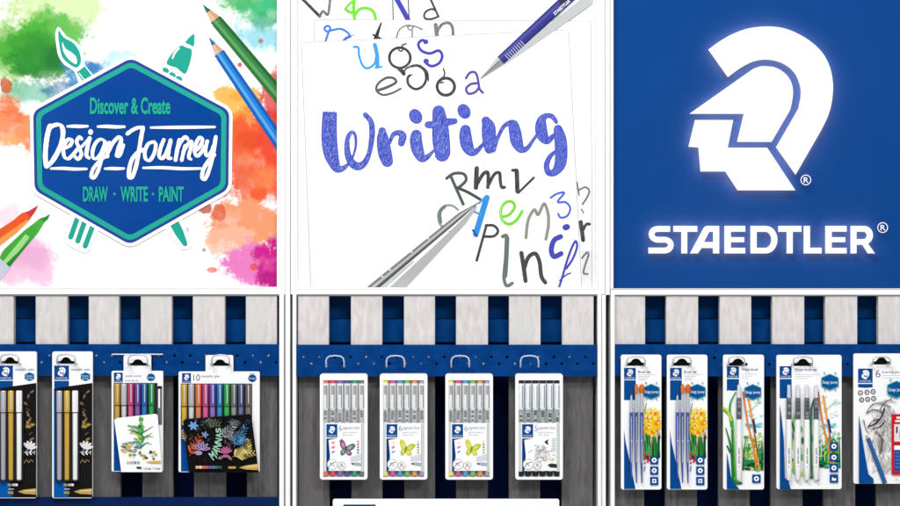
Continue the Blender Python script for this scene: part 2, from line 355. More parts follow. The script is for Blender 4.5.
# ---- watercolour print
def watercolour(T):
    m = bpy.data.materials.new('watercolour_print'); m.use_nodes = True; nt = m.node_tree; L = nt.links.new; N = nt.nodes.new
    b = nt.nodes['Principled BSDF']; b.inputs['Roughness'].default_value = .5; b.inputs['Specular IOR Level'].default_value = .15
    tc = N('ShaderNodeTexCoord')
    n1 = N('ShaderNodeTexNoise'); n1.inputs['Scale'].default_value = 22; n1.inputs['Detail'].default_value = 9; n1.inputs['Roughness'].default_value = .68; L(tc.outputs['Object'], n1.inputs['Vector'])
    n2 = N('ShaderNodeTexNoise'); n2.inputs['Scale'].default_value = 40; n2.inputs['Detail'].default_value = 8; L(tc.outputs['Object'], n2.inputs['Vector'])
    n3 = N('ShaderNodeTexNoise'); n3.inputs['Scale'].default_value = 170; n3.inputs['Detail'].default_value = 5; L(tc.outputs['Object'], n3.inputs['Vector'])
    def math_(op, a, b_, clamp=False):
        q = N('ShaderNodeMath'); q.operation = op; q.use_clamp = clamp
        for i, v in enumerate((a, b_)):
            if isinstance(v, (int, float)): q.inputs[i].default_value = v
            else: L(v, q.inputs[i])
        return q.outputs[0]
    sep = N('ShaderNodeSeparateXYZ'); L(tc.outputs['Object'], sep.inputs[0])
    cur = None; white = rgb((254, 254, 254))
    blobs = [((55,8),(66,34),(205,232,150),2.2,.8),((12,50),(40,50),(150,205,90),2,.85),((46,46),(50,34),(88,190,60),3,.95),((28,50),(40,30),(70,175,55),2.6,.9),((44,64),(40,26),(36,140,48),2.6,.92),((40,44),(22,14),(50,150,50),3,.6),((60,58),(20,14),(24,110,50),2,.6),((20,40),(16,10),(50,150,40),2,.5),((70,30),(22,16),(110,195,90),2.2,.7),((84,76),(28,26),(50,150,205),3,.95),((92,66),(10,8),(30,100,180),2,.5),((118,62),(26,14),(150,215,225),1.8,.6),((30,92),(36,18),(90,190,160),1.8,.75),((62,88),(24,12),(60,110,170),2,.6),
             ((8,126),(46,26),(250,145,85),3,.95),((14,116),(16,9),(240,110,60),2,.6),((4,140),(20,8),(252,190,120),2,.6),((4,84),(7,9),(205,100,40),5,.9),((0,105),(12,14),(245,120,60),2,.7),
             ((252,-2),(38,20),(40,175,70),2.2,.95),((262,14),(32,20),(50,190,130),2,.8),((258,34),(36,18),(110,205,222),2,.8),((262,22),(20,12),(40,160,90),2,.5),
             ((236,104),(26,22),(250,185,70),5,.95),((240,128),(30,26),(245,140,50),4,.9),((256,160),(44,56),(244,96,48),3.0,1),((276,92),(18,26),(220,50,45),3,.9),((250,140),(14,12),(225,70,30),2,.6),((262,176),(24,14),(250,150,90),2,.6),((236,96),(10,7),(235,160,30),2,.6),((246,160),(12,8),(252,190,130),2,.5),((242,170),(22,24),(238,105,70),2,.7),((270,140),(16,30),(235,60,50),2,.6),
             ((246,224),(46,26),(248,160,115),4,1),((228,240),(24,16),(252,195,165),4,.8),((204,208),(8,6),(200,80,40),6,.9),((218,212),(7,9),(225,100,60),6,.85),
             ((256,266),(36,24),(240,130,200),3.4,1),((274,268),(22,32),(212,25,145),3,1),((268,280),(16,10),(180,20,130),2.5,.8),((253,267),(4,4),(235,80,60),8,.8),((211,270),(5,3),(240,110,50),8,.8),
             ((24,262),(38,30),(248,190,222),2.4,.85),((30,248),(26,22),(240,165,215),2,.6),((6,218),(16,16),(248,205,225),1.6,.6),
             ((260,40),(2.5,2.5),(190,90,60),14,.8),((239,64),(2.5,2.5),(215,60,50),14,.9),((185,230),(3,3),(235,120,130),14,.7),((203,250),(2,2),(150,90,110),14,.7)]
    for (c, r, col, soft, alpha) in blobs:
        lx, _, lz = T.p(c[0], c[1], 0); rx, rz = r[0]*S*T.k, r[1]*S*T.k
        dx = math_('MULTIPLY', math_('SUBTRACT', sep.outputs[0], lx), 1/rx); dz = math_('MULTIPLY', math_('SUBTRACT', sep.outputs[2], lz), 1/rz)
        d = math_('SQRT', math_('ADD', math_('MULTIPLY', dx, dx), math_('MULTIPLY', dz, dz)), 0)
        amp = 2.3 if min(r) > 6 else .6
        v = math_('ADD', math_('SUBTRACT', 1.0, d), math_('MULTIPLY', math_('SUBTRACT', n1.outputs['Fac'], .5), amp))
        v = math_('ADD', v, math_('MULTIPLY', math_('SUBTRACT', n3.outputs['Fac'], .5), .5))
        fac = math_('MULTIPLY', v, soft*1.05, True)
        tone = math_('MULTIPLY', fac, math_('ADD', math_('MULTIPLY', n2.outputs['Fac'], 1.2), .45), True)
        tone = math_('MULTIPLY', tone, alpha)
        mx = N('ShaderNodeMixRGB'); L(tone, mx.inputs[0])
        if cur is None: mx.inputs[1].default_value = white
        else: L(cur, mx.inputs[1])
        mx.inputs[2].default_value = rgb(col); cur = mx.outputs[0]
    L(cur, b.inputs['Base Color']); return m

# ---- poster 1
T = Thing('framed_poster', 'framed watercolour poster with a blue hexagon badge reading Design Journey', 'poster', 116, 294.5, .004, 'framed header panels above the racks')
header_frame(T, -50, -20, 285.2, 294.5, -60, 287, 277)
p = T.part(.0008); p.quad(-50, -20, 277, 287, watercolour(T), -.0115); p.build('watercolour_print')
# printed coloured pencils
def pencil(T, tip, a, b_, c, d_, cols, lead, name='pencil_drawing'):
    """tip, shoulder points a/b, far end points c (next to a) / d (next to b)"""
    q = T.part(-.0108); lerp = lambda u, v, t: (u[0]+(v[0]-u[0])*t, u[1]+(v[1]-u[1])*t)
    q.flat([tip, a, b_], (228, 190, 160)); q.flat([tip, lerp(a, b_, .55), b_], (210, 165, 130))
    q.flat([tip, lerp(tip, a, .42), lerp(tip, b_, .42)], lead)
    n = len(cols)
    for i, cc in enumerate(cols):
        t0, t1 = i/n, (i+1)/n; q.flat([lerp(a, b_, t0), lerp(a, b_, t1), lerp(d_ if 0 else c, d_, t1), lerp(c, d_, t0)], cc)
    for i in range(n):
        u = lerp(a, b_, (i+.5)/n); v = lerp(tip, u, .86); q.ell((u[0]+v[0])/2, (u[1]+v[1])/2, 2.0, 1.6, cols[i], 10)
    q.build(name)
pencil(T, (201.6,3.1), (211.6,24.3), (221.5,17.1), (277,104), (277,82), [(50,120,60), (96,165,100), (60,135,72), (36,105,52)], (40,120,70))
pencil(T, (207.8,35.8), (215.3,57.6), (224.6,51.3), (277,151), (277,127), [(20,100,190), (90,170,235), (40,130,215), (20,95,180)], (30,110,190))
q = T.part(-.0108)
q.flat([(-10,234),(12,220),(20,213),(30,210),(36.8,205),(34,211),(27,221),(16,232),(-10,252)], (240,95,45)); q.flat([(-10,244),(16,226),(26,219),(27,221),(16,232),(-10,252)], (250,160,80)); q.flat([(24,212.5),(36.8,205),(34,211),(29,217)], (215,60,70)); q.build('felt_pen_drawing')
q = T.part(-.0107)
q.flat([(-10,272),(2,250),(22,231),(30,225),(37,232),(30,240),(12,262),(-10,290)], (70,175,60)); q.flat([(-4,268),(24,234),(28,237),(2,272)], (165,225,140)); q.flat([(-10,278),(33,236),(37,232),(30,240),(12,262),(-10,292)], (40,140,50))
q.flat([(-10,266),(-2,258),(9,268),(-10,290)], (205,210,222)); q.flat([(30,225),(38,218.5),(43,222),(37,232)], (80,180,70)); q.flat([(38,218.5),(44,216.5),(48.6,213.6),(46.5,219),(43,222)], (50,150,55)); q.build('felt_pen_drawing')
# badge stands 2 mm proud of the print
TE = (38, 172, 152)
q = T.part(-.0098)
q.prism(smooth([(57,26),(61,30),(66,36),(75,41),(81.5,50),(83,61),(85,66),(93,76),(96,84),(84,92),(78,84),(73,71),(63,64),(57,55),(55,44),(54,32)], 3, True), -.0113, -.0098, M_white)
q.flat(smooth([(57.7,29.5),(62.5,36.5),(72,42),(78,50.5),(79.8,61),(75.5,67),(68,63.5),(61,56.5),(58.3,46),(57,36)], 3, True), TE)
q.flat(smooth([(61,41),(64,47.5),(70,51.5),(75,56.5),(75,63.5),(67.5,58.5),(62,50)], 3, True), WHITE)
q.flat([(75.5,71.5),(83.5,65.5),(92,76.5),(83,83)], TE); q.stroke([(78,72.5),(84,80.5)], .9, WHITE, sm=False)
q.build('brush_icon')
q = T.part(-.0098)
q.prism(smooth([(194.5,29.5),(197.3,33),(196.2,48),(193,63),(188,78),(183,90),(158,74),(158.5,67),(162.5,60),(168,50),(177,42.5),(184,37)], 3, True), -.0113, -.0098, M_white)
q.flat(smooth([(193.3,33.2),(193.8,39),(192.8,45.6),(189,44),(184.5,41.6),(189,36)], 3, True), TE)
q.flat(smooth([(179.4,44.9),(185,46.5),(190.8,48.9),(190.5,56),(188,66),(184.5,73.2),(180,71),(175.5,67),(170,65.5),(165.6,62.2),(170.2,53.6)], 3, True), TE)
q.stroke([(178,47.5),(174,52),(171.7,57.3)], 1.8, WHITE)
for x, y in ((164.8,69.6),(171.6,74.2),(178.2,78)): q.ell(x, y, 3.6, 2.5, TE, 14, .5)
q.build('marker_icon')
q = T.part(-.0098); q.prism(smooth([(70,212),(97,224),(91,244),(87,251),(81,252.5),(66,244),(63.5,238)], 3, True), -.0113, -.0098, M_white)
for a, b_ in (((76.5,217),(69.5,237)), ((83.6,221),(76.6,241)), ((91.5,226),(84,246))): q.stroke([a, b_], 5.2, TE, sm=False)
q.build('marker_end_icon')
q = T.part(-.0098); q.prism(smooth([(163,226),(178,216),(190,242),(188.5,248),(182.5,249.5),(178,246)], 3, True), -.0113, -.0098, M_white)
q.flat(smooth([(168.5,224),(177,219.5),(186.5,243),(184.5,246),(181.5,244.5)], 2, True), TE); q.build('brush_end_icon')
HX = [(130, 53.5), (232, 108), (231, 191), (129, 248.5), (30, 192), (28.5, 109)]
q = T.part(-.0092); q.prism(inset(HX, 0, 9), -.0112, -.0090, M_white); q.base = -.0090
q.flat(inset(HX, 3.3, 7), (40, 72, 158)); q.flat(inset(HX, 6.2, 7), TE)
q.flat(inset(HX, 11.2, 5), noise_mat('badge_blue', (0, 72, 150), (22, 70, 156), (24, 78, 164), scale=(10, 10, 16), lo=.3, hi=.7, detail=3, spec=.02))
bd = q.build('badge')
q = T.part(-.0084)
def WL(pts, wd=3.1):
    P = smooth(pts, 4); out = []
    for i, (x, y) in enumerate(P):
        a, b_ = P[max(i-1, 0)], P[min(i+1, len(P)-1)]; dx, dy = b_[0]-a[0], b_[1]-a[1]; l = math.hypot(dx, dy) or 1
        down = abs(dx*.3-dy*.95)/l      # thick on down strokes, thin across
        out.append((x, y, wd*(.80+.44*down)*(1+R.uniform(-.07, .07))))
    q.stroke(out, 0, M_white, n=2)
WL([(48.8,125.5),(46.4,134),(44.8,145),(44.2,157),(45.2,166)], 4); WL([(48.2,127.5),(53,124.8),(59,124.5),(61.8,130),(61,140),(57,151),(51,161),(45.8,166)], 3.9)
WL([(64.5,147.5),(69,145),(71,140.5),(68.2,138.6),(64.5,142),(62.3,149),(63.4,156.5),(67.5,158.3),(73,153),(77,148)])
WL([(80.6,138.5),(78.4,136.6),(75.6,141.5),(78.6,148),(80.2,154.5),(76.8,159),(73.8,156)]); WL([(77,148.5),(81,146),(86,140.5),(88.6,137.6)], 2.4)
WL([(88.6,138),(86.4,147),(85.4,155),(88,157.6)], 3.4); q.ell(89.6, 131.6, 2.4, 2.9, M_white, 16)
WL([(104.2,141),(99.5,138.8),(94.5,143),(91.6,151),(92.2,157.6),(96.4,157.8),(101,151),(104.4,142)], 3.0)
WL([(104,142),(102.2,152),(99.5,163),(96,173),(92.2,178),(90.2,175.6),(92.6,168),(99,160.5),(104.5,156)], 3.0)
WL([(108.4,142.5),(107,149),(106.2,156)], 3.4); WL([(107.2,151.5),(112,142.5),(118,136.6),(120.3,140),(117.2,149),(116,155.6),(119,154.5),(122.2,145)], 3.2)
WL([(126.4,133.4),(131,130),(137,127.3),(142.4,126.9)], 3.3); WL([(142,127.5),(139.6,141),(137,157),(134.6,168),(131.2,176.6),(128.2,177),(128.4,169),(131,159.5),(136,153),(142,149.5)], 3.4)
WL([(153.4,141.4),(147.5,143.5),(144,151.5),(145,158.8),(149.2,159.8),(153.4,153),(155,144.5),(152.6,141.4)], 3.1)
WL([(163,139.5),(160,147),(158.3,155.5),(161.4,158.3),(166,151.5),(169.8,140)], 3.1); WL([(169.8,140),(168,150),(167.2,157.5),(170.2,158)], 3.2)
WL([(178.6,139.5),(176.6,149),(174.8,159.6)], 3.2); WL([(176.4,149),(180,141.5),(184.6,136.4),(187,138.8)], 3.2)
WL([(184.4,145.5),(182.6,152.5),(181,159.8)], 3); WL([(182.5,152),(187,144),(190.8,141),(190.2,147.5),(188,156.5),(190.4,159)], 3)
WL([(194.4,150.5),(199,146.5),(201.8,140),(199.4,136.8),(195.8,142),(194,151),(196.2,156),(200.6,152),(204,146)], 3)
WL([(206.6,141),(204.8,149.5),(206,155.6),(210,152.5),(213.4,144.5),(215.2,136.4)], 3); WL([(215,138),(212.6,153),(209,168),(204.6,178.6),(201.4,177.4),(202.8,169),(208,160.5),(213.8,154.5)], 3.2)
for a, b_, wd in (((66.5,126),(86.5,125.8),3.4),((97,126.2),(123.5,126.3),3.5),((150,127.2),(214,126.6),3.2),((50,168.3),(85.5,168.6),3.2),((104,168.4),(123,168.2),3.2),((142.5,167.6),(200,168.2),3.2)):
    q.stroke([(a[0], a[1], wd*.7), ((a[0]*2+b_[0])/3, a[1]-.2, wd), ((a[0]+b_[0]*2)/3, b_[1]+.2, wd), (b_[0], b_[1], wd*.75)], 0, M_white)
TX = (40, 178, 148)
q.text('Discover & Create', 89, 169.6, 113, 15.8, TX, .03); q.text('DRAW', 82, 107, 200.9, 14.4, TX, .03); q.text('WRITE', 119.5, 147, 200.9, 14.4, TX, .03); q.text('PAINT', 158, 183, 200.9, 14.4, TX, .03)
q.ell(113.6, 193.8, 1.4, 1.4, TX, 10); q.ell(152.2, 193.8, 1.4, 1.4, TX, 10)
q.build('lettering', bd)

# ---- poster 2
T = Thing('framed_poster', 'framed white poster with blue hand lettering reading Writing and scattered pen letters', 'poster', 448, 294.5, .004, 'framed header panels above the racks')
header_frame(T, 290.8, -20, 604.9, 294.5, 297, 287.5, 596)
q = T.part(); q.quad(297, -20, 596, 287.5, mat((251, 251, 252)), -.0115); q.build('print_sheet')
G1 = noise_mat('graphite_ink', (50, 52, 54), (112, 114, 116), scale=(900, 900, 200), lo=.42, hi=.75); G2 = noise_mat('grey_ink', (98, 100, 102), (165, 168, 168), scale=(900, 900, 200), lo=.4, hi=.7); LB = (70, 165, 232); PU = (78, 78, 190); GR = (125, 225, 60)
q = T.part(-.0112); st = q.stroke
st([(301,-3),(310,6),(319.3,15.5)], 3, G1); st([(319.3,15.5),(322.5,10),(327.5,13.5),(329.6,-2)], 2.6, G2)
st([(354,-3),(353.2,8),(354.3,18.8)], 3.2, GR); st([(345,8),(349,3),(355,-2)], 2.4, GR); st([(345,8),(349,11),(354,12)], 3, GR); st([(354.5,14),(359,8.4),(366,7),(373,10.5),(375.6,18.8)], 3, GR)
st([(392.4,-3),(393,18.8)], 1, G1, sm=False); st([(396,-3),(407.6,18)], 5, PU, sm=False); st([(408,-3),(409,18.8)], 1.1, G1, sm=False)
st([(430,-3),(435,8),(438.4,15.5)], 2.2, G1); st([(438.4,15.5),(431,18),(424.6,17),(425,11.5),(431,8),(436,9.5)], 2, G1)
q.build_letters('pen_letter')
q = T.part(-.0106); edge = (190, 192, 197)
q.prism([(314,18.8),(591.3,20.3),(592.6,287.3),(314,287.3)], -.0107, -.0103, mat((252, 252, 253))); q.base = -.0103; st = q.stroke
st([(314,41),(314,18.8)], .7, edge, sm=False, cap=False); st([(314,18.8),(591.3,20.3)], .7, edge, sm=False, cap=False); st([(591.3,20.3),(592.6,287.3)], .7, edge, sm=False, cap=False)
q.quad(582, 250, 592.2, 287.2, mat((238, 238, 240)), -.01028); q2 = T.part(-.01024); st = q2.stroke
st([(325,41),(327.5,33),(329.8,27.5),(327.4,25),(324,27),(326,30.5),(331,29.5),(340,28),(347,31.5),(350,36)], 2.3, (80,130,225)); st([(349.5,35.5),(345,38),(342.5,41)], 2.8, (80,110,220)); st([(350,35),(354,34)], .8, (80,130,225))
st([(381,22),(378,30),(375.5,38)], (1.5, 4.5), (55,62,60)); st([(373,34),(381,38)], 2, (55,62,60))
st([(396,38),(398.5,30),(403.5,25.5),(409,24.5),(412.5,25.5),(412,29),(408.6,28.5),(408,25.5),(414,25.2),(422,28.5)], 1.5, G2); st([(412,28),(412,37)], 2.2, (170,170,170))
st([(435.6,24),(437,36)], 4, G2, sm=False); st([(437.5,30),(442,23.5),(448.6,22),(452.4,26.5),(453.2,35.5)], 3, G2)
st([(577.4,182),(579.5,195)], 1.6, G2, sm=False); st([(579,190),(586,187),(589.8,191),(587,198),(583,204)], 2, G2); st([(581.2,222),(583.6,240)], 4.2, G1, sm=False); st([(583,231),(586.5,224.5),(590,224)], 3, G1)
st([(582.4,258),(587.5,252.5),(589,255),(586,264),(584,273),(588,274)], 2, G2); st([(582,209),(584,213)], 1.4, G2)
sheet2 = q.build('second_paper_sheet')
q2.build_letters('pen_letter', sheet2)
q = T.part(-.0098); q.prism([(301,42),(569,29),(582,287.3),(310.5,287.3)], -.01025, -.0098, mat((253, 253, 254))); q.base = -.0098; st = q.stroke
st([(310.5,287.3),(301,42)], .7, edge, sm=False, cap=False); st([(301,42),(569,29)], .7, edge, sm=False, cap=False); st([(569,29),(582,287.3)], .7, edge, sm=False, cap=False)
top = q.build('top_paper_sheet')
q = T.part(-.0095); st = q.stroke
q.base = -.0095
st([(353.6,46.2),(358,46.8),(358.8,55),(362,64),(366,67.4),(371,66),(375.4,60),(376,45)], 2.3, LB); st([(374.5,44),(376.8,54),(377.2,66)], 4, LB); st([(375,67),(381.5,66)], 1.8, LB)
for dx, w_ in ((0, 2.6), (.9, 1.2)): q.ring(399.6+dx, 57, 10.6, 10.2, w_, G1)
st([(398.5,49),(401,50.5),(403,48),(402,44.5),(406,43)], 1.5, G1); st([(399,68),(401.8,70.5),(403.6,73)], 4, G1); st([(403.6,72),(406,68),(411,65.6)], 1.6, G1)
st([(411.5,65.4),(418,65),(424.5,70),(426,79),(422,86),(415,88.4),(408.6,84),(407.5,77.6),(409.6,74.8)], 2.6, G1); st([(420,64.6),(427,71),(428.4,80)], 1.5, G1); st([(409,75),(412,74)], 1.2, G1)
st([(427,41),(422,39.4),(418.2,43.5),(421.5,50),(430,52.6),(438.6,49.8),(442.2,55),(439.4,62),(432,65.4),(426.2,62.5),(425.6,59.6)], 2.8, PU); q.ell(425.6, 41, 2.6, 2.4, PU, 14); q.ell(426, 60.4, 2.8, 2.6, PU, 14)
st([(377,90),(387,86.5),(395.8,81.6),(393,77.4),(385.5,77.4),(377.5,83.5),(376.4,90),(382.6,94.2),(392,92.4),(400.6,88)], (2.8, 1.8), (92,98,98))
q.ring(445.8, 86, 8.8, 8.6, 3, G1); st([(443.2,81.5),(440.6,82),(440,78.8),(443.5,76),(444.6,72),(443.2,68)], 1.5, G1)
st([(466,77.5),(470,72),(475.6,72),(478,79),(479.6,88),(483,92)], 2.4, (95,85,175)); st([(478,82.5),(471,83.4),(466.2,88),(468.6,93),(475,91.6),(479,87)], 2.4, (95,85,175))
q.build_letters('pen_letter', top)
q = T.part(-.0095); st = q.stroke
# Writing
M_ball = noise_mat('ballpoint_hatching', (48, 60, 182), (134, 152, 232), (66, 84, 206), scale=(900, 900, 300), lo=.36, hi=.68, detail=6)
M_ball_deep = noise_mat('ballpoint_outline', (54, 60, 180), (120, 130, 222), scale=(900, 900, 300), lo=.4, hi=.7, detail=4)
s_off = [0]
def zs(pts, ox, oy, sc_, cap=True):
    L = [(ox+x/sc_, oy+y/sc_, w_/sc_) for x, y, w_ in pts]
    q.stroke([(x, y, w_+.4) for x, y, w_ in L], 0, M_ball_deep, cap=cap); q.stroke([(x, y, max(w_-1.0, .4)) for x, y, w_ in L], 0, M_ball, cap=cap)
    for i in range(len(L)-1):      # pen hatching that follows the letter
        (xa, ya, wa), (xb, yb, wb) = L[i], L[i+1]; n_ = int(math.hypot(xb-xa, yb-ya)*max(wa, wb)/5.5)
        for _ in range(n_):
            t = R.random(); w_ = wa+(wb-wa)*t; h_ = w_*.34; x = xa+(xb-xa)*t+R.uniform(-h_, h_)*.9; y = ya+(yb-ya)*t+R.uniform(-h_, h_)*.25; a_ = R.choice([-1.1, -1.25, -.95])+R.uniform(-.15, .15); l_ = min(R.uniform(.8, 2.2), h_)
            q.stroke([(x-cos(a_)*l_, y-sin(a_)*l_), (x+cos(a_)*l_, y+sin(a_)*l_)], R.uniform(.25, .5), R.choice([(180,194,244), (130,148,228), (46,54,176), (60,70,190), (50,60,184)]), sm=False, cap=False, d=-.0093+(R.randrange(60))*2.5e-6+s_off[0])
        s_off[0] += 1e-8
A = (315, 100, 6.325)
zs([(92,72,88),(88,160,94),(88,250,97),(98,330,92),(116,390,72),(140,432,50),(178,428,30),(212,400,14)], *A, cap=False)
zs([(215,398,12),(240,350,11),(256,285,13),(253,222,16),(232,200,20),(208,230,26),(200,290,32),(208,350,40),(235,400,48),(275,418,48),(315,390,36),(342,330,28),(355,260,32),(360,190,34),(350,130,32),(316,90,28)], *A)
zs([(424,192,44),(428,250,76),(440,330,84),(456,385,72)], *A); zs([(470,270,18),(495,215,26),(530,205,34),(553,225,48),(545,270,40)], *A)
A = (395, 95, 6.325)
def dot(x, y, rx, ry, ang):
    q.ell(A[0]+x/A[2], A[1]+y/A[2], rx/A[2]+.3, ry/A[2]+.3, M_ball_deep, ang=ang); q.ell(A[0]+x/A[2], A[1]+y/A[2], rx/A[2]-.5, ry/A[2]-.5, M_ball, ang=ang)
dot(130, 132, 38, 47, -.5); zs([(134,250,66),(132,290,76),(143,345,74),(168,396,52),(205,388,30),(245,348,10)], *A)
zs([(276,102,78),(285,180,98),(291,280,108),(299,355,100),(298,372,92)], *A); zs([(208,185,40),(240,184,44),(330,168,44),(378,162,34)], *A)
dot(437, 100, 38, 47, -.5); zs([(446,218,64),(446,260,76),(458,320,76),(488,358,52),(525,345,30),(562,300,14)], *A)
A = (475, 105, 5.95)
zs([(66,92,52),(80,125,78),(84,180,82),(86,235,74),(86,258,56)], *A); zs([(108,262,34),(135,195,20),(172,125,22),(215,100,26),(235,106,34)], *A); zs([(230,118,62),(240,160,70),(250,215,70),(275,258,48),(310,256,26),(345,210,17),(378,162,14)], *A)
zs([(485,98,20),(462,66,26),(428,60,28),(400,85,50),(394,130,68),(404,180,66),(432,210,40),(470,178,22)], *A); zs([(496,142,52),(510,200,70),(515,280,72),(508,350,66),(475,398,42),(438,398,34),(428,352,30),(450,302,24),(484,272,16)], *A)
q.build('hand_lettered_word', top)
q = T.part(-.0095); st = q.stroke
# lower letters
st([(451,176.5),(457,190),(463.3,204)], 3.1, (88,98,94)); st([(446.6,178),(454,173.2),(463.6,173.6),(466.2,179.5),(461,185.5),(457.5,187.6)], 3, (88,94,92)); st([(457.5,187.5),(468,192),(480,199)], 3, (80,84,82))
st([(476.8,168),(476,187.4)], 4.6, G1, sm=False); st([(477,184),(483,174),(487.6,172),(488.4,178),(488,187)], 3.6, G1); st([(489,184),(494.5,174),(499.6,172.6),(500.4,180),(501.6,186.6),(504.6,187)], 3.2, G1)
st([(512.6,170),(517,169.6)], 3, G1, sm=False); st([(517,171),(517.6,191)], 4.4, G1, sm=False); st([(518.5,192.6),(534,177.4)], 2.3, G1, sm=False)
st([(455,220),(442,226),(438,215),(443,206.5),(451.5,205.2),(458,209.5)], 2.2, (150,162,156)); st([(440.6,222),(440,212),(445,206)], 3.2, (120,134,128)); st([(450,232),(458,230),(463,222)], 2.6, (120,130,126))
st([(486.8,197.5),(481,217),(475.8,234)], 6, (60,150,230)); st([(486,196),(479,203)], 2, LB); st([(472,210.4),(481,214.5)], 2, LB); st([(473,230),(477,236)], 2, (50,80,200))
st([(501.5,216.5),(508.5,215),(514.8,207.5),(513,202),(507,201.6),(502,207),(500.8,214),(503,220.6),(509.6,224),(517,219.6),(522.4,211)], 2.8, GR); st([(502.5,206),(500.2,214),(503.5,222)], 1.4, (170,235,120))
st([(526.2,237.6),(528.4,220),(534.6,209.4),(538.4,214.6),(544.4,203.4),(548.4,214),(548.6,226),(546.2,239)], 3, (150,154,142))
st([(486.6,225),(481.6,243),(476.8,260.4)], 2.6, G1); st([(486,225.4),(493.6,225.4),(498.2,230.6),(494,236),(484.4,236.4)], 2.6, G1)
st([(502.8,236.4),(507,236.2),(506.6,250),(505,266),(504.2,279),(507,286),(512.4,283.4)], 3.4, (110,122,118)); st([(507.2,238),(506.4,258),(505.2,276)], 4.6, (110,122,118))
st([(521.6,253),(524,268),(525.8,281)], 4.2, (75,78,78)); st([(524,270),(528.5,257.4),(535.6,253.6),(539.8,262),(541.6,276),(545.6,282.6)], 4, (75,78,78))
st([(551,197.4),(557.5,193.4),(564.6,192.6),(558,201.6),(566,202),(570.6,208),(567.6,215.6),(561,217.4),(558.6,213.6)], 2, (80,110,225))
q.ell(566.6, 227, 3.9, 3.1, PU, 16, -.3); st([(561,236.5),(554.6,240),(551.6,249),(554,256.4),(561.4,253.6)], 5, PU)
st([(559.6,286.6),(563,276),(567,262),(572,248),(576,241),(577.4,247),(573,259),(566.6,268.5)], 2.2, PU); st([(560,280.6),(566,275.4),(571,273)], 1.4, PU)
q.build_letters('pen_letter', top)
# printed ballpoint pen and its cast-shadow band as drawn in the artwork
q = T.part(-.0088); st = q.stroke
q.flat([(481,78.4),(517.4,55.5),(553.7,30.5),(592.4,3),(594,-4),(584,-4),(546,26),(504,61)], (200, 203, 203))
q.flat([(480.3,78.2),(497.6,56.1),(504,63.2)], (205, 208, 206)); q.flat([(480.3,78.2),(500,59),(504,63.2)], (150, 152, 152)); st([(480.6,78),(499,60.5)], .7, (90,92,92), sm=False)
q.flat([(497.6,56.1),(504.2,63.3),(578,-4),(561.5,-4)], (62, 60, 142)); q.flat([(498.5,57),(500.2,59),(569,-4),(565,-4)], (86, 86, 166)); q.flat([(502.5,61.5),(504.2,63.3),(578,-4),(574.5,-4)], (50, 48, 116))
for i in range(9):
    u = i/8; x = 508+u*15.5; y = 57-u*14; st([(x-2.6, y-2.6), (x+1.6, y+2.0)], .9, (190, 190, 225), sm=False)
q.text('STAEDTLER', 555.4, 576.5, 14.6, 3.2, WHITE, .02, ang=-radians(42)); q.flat([(562,-4),(571,-4),(567,.5),(559,4.5)], (60, 60, 72))
q.build('ballpoint_drawing')
q = T.part(-.0088); st = q.stroke
q.flat([(389.6,287.2),(449,232),(463,218.5),(476,205.6),(477.2,207),(466,223),(406.4,287.2)], (186, 188, 188)); q.flat([(380.6,287.2),(386,287.2),(414,261.4),(412.5,261)], (205, 206, 206))
q.flat([(478.6,201.9),(458.8,212.7),(366.6,287.2),(379.8,287.2),(462.8,216.9)], (132, 133, 134)); q.flat([(478,202.5),(460,214.2),(371,287.2),(374.5,287.2),(461.4,215.5)], (196, 197, 198)); q.flat([(478.6,201.9),(462,216),(376,287.2),(379.8,287.2),(462.8,216.9)], (84, 86, 88)); q.flat([(478.6,201.9),(474,205.6),(471,208.8),(475.6,206)], (110, 112, 112))
for x, y in ((428,238.5),(411.5,252),(389.8,270),(382,276.6)): q.ell(x, y, 1.2, .9, (235, 235, 235), 8)
q.build('pencil_drawing')

# ---- poster 3: emblem panel with raised letters, glowing backs added for the halo
T = Thing('emblem_panel', 'framed blue header panel with raised white helmet emblem and brand lettering', 'sign', 790, 294.5, .004, 'framed header panels above the racks')
b = T.part(); b.box(605.3, -20, 609.6, 295, -.02, .004, M_frame, .5); b.box(610.4, -20, 613.2, 288.2, -.02, .001, M_frame, .4); b.box(610.4, 289.6, 1000, 295, -.02, .004, M_frame, .6)
b.box(609.6, 288.4, 1000, 289.2, -.02, .0008, mat((235, 237, 240))); b.box(609.6, -20, 613.6, 289, -.03, -.001, mat((235, 235, 238))); b.build('frame')
q = T.part(); q.box(613.8, -20, 1000, 287.8, -.02, -.0115, noise_mat('blue_acrylic', (19, 71, 142), (22, 74, 146), scale=(8, 8, 8), rough=.5, spec=.0)); q.build('blue_panel')
M_sign = mat((255, 255, 255), .4, .2); M_halo = glow_mat('added_halo_glow', (1.0, .14, .07), 36.0)  # reddish glow added to the letter backs to cast the halo on the panel
D0, D1 = -.0005, .0030
def add_glow_back(q):
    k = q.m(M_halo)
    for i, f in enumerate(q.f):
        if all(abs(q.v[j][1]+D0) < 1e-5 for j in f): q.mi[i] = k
def raised(pts, name):
    q = T.part(); q.prism(pts, D0, D1, M_sign); add_glow_back(q); return q.build(name)
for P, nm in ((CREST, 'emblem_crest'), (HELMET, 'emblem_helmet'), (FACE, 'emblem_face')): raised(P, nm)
def ring_mark(cx, cy, r):
    q = T.part(.0041); c_ = lambda t: [(cx+t*cos(2*pi*i/28), cy+t*sin(2*pi*i/28)) for i in range(28)]
    q.holed(c_(r+.4), [c_(r-.4)], .0034, .004, M_sign); q.text('R', cx-r*.45, cx+r*.55, cy+r*.55, r*1.1, M_sign, .01); q.build('registered_mark')
ring_mark(805.4, 180, 4.9); ring_mark(882.1, 227.6, 4.9)
ty, by = 225.9, 253.4
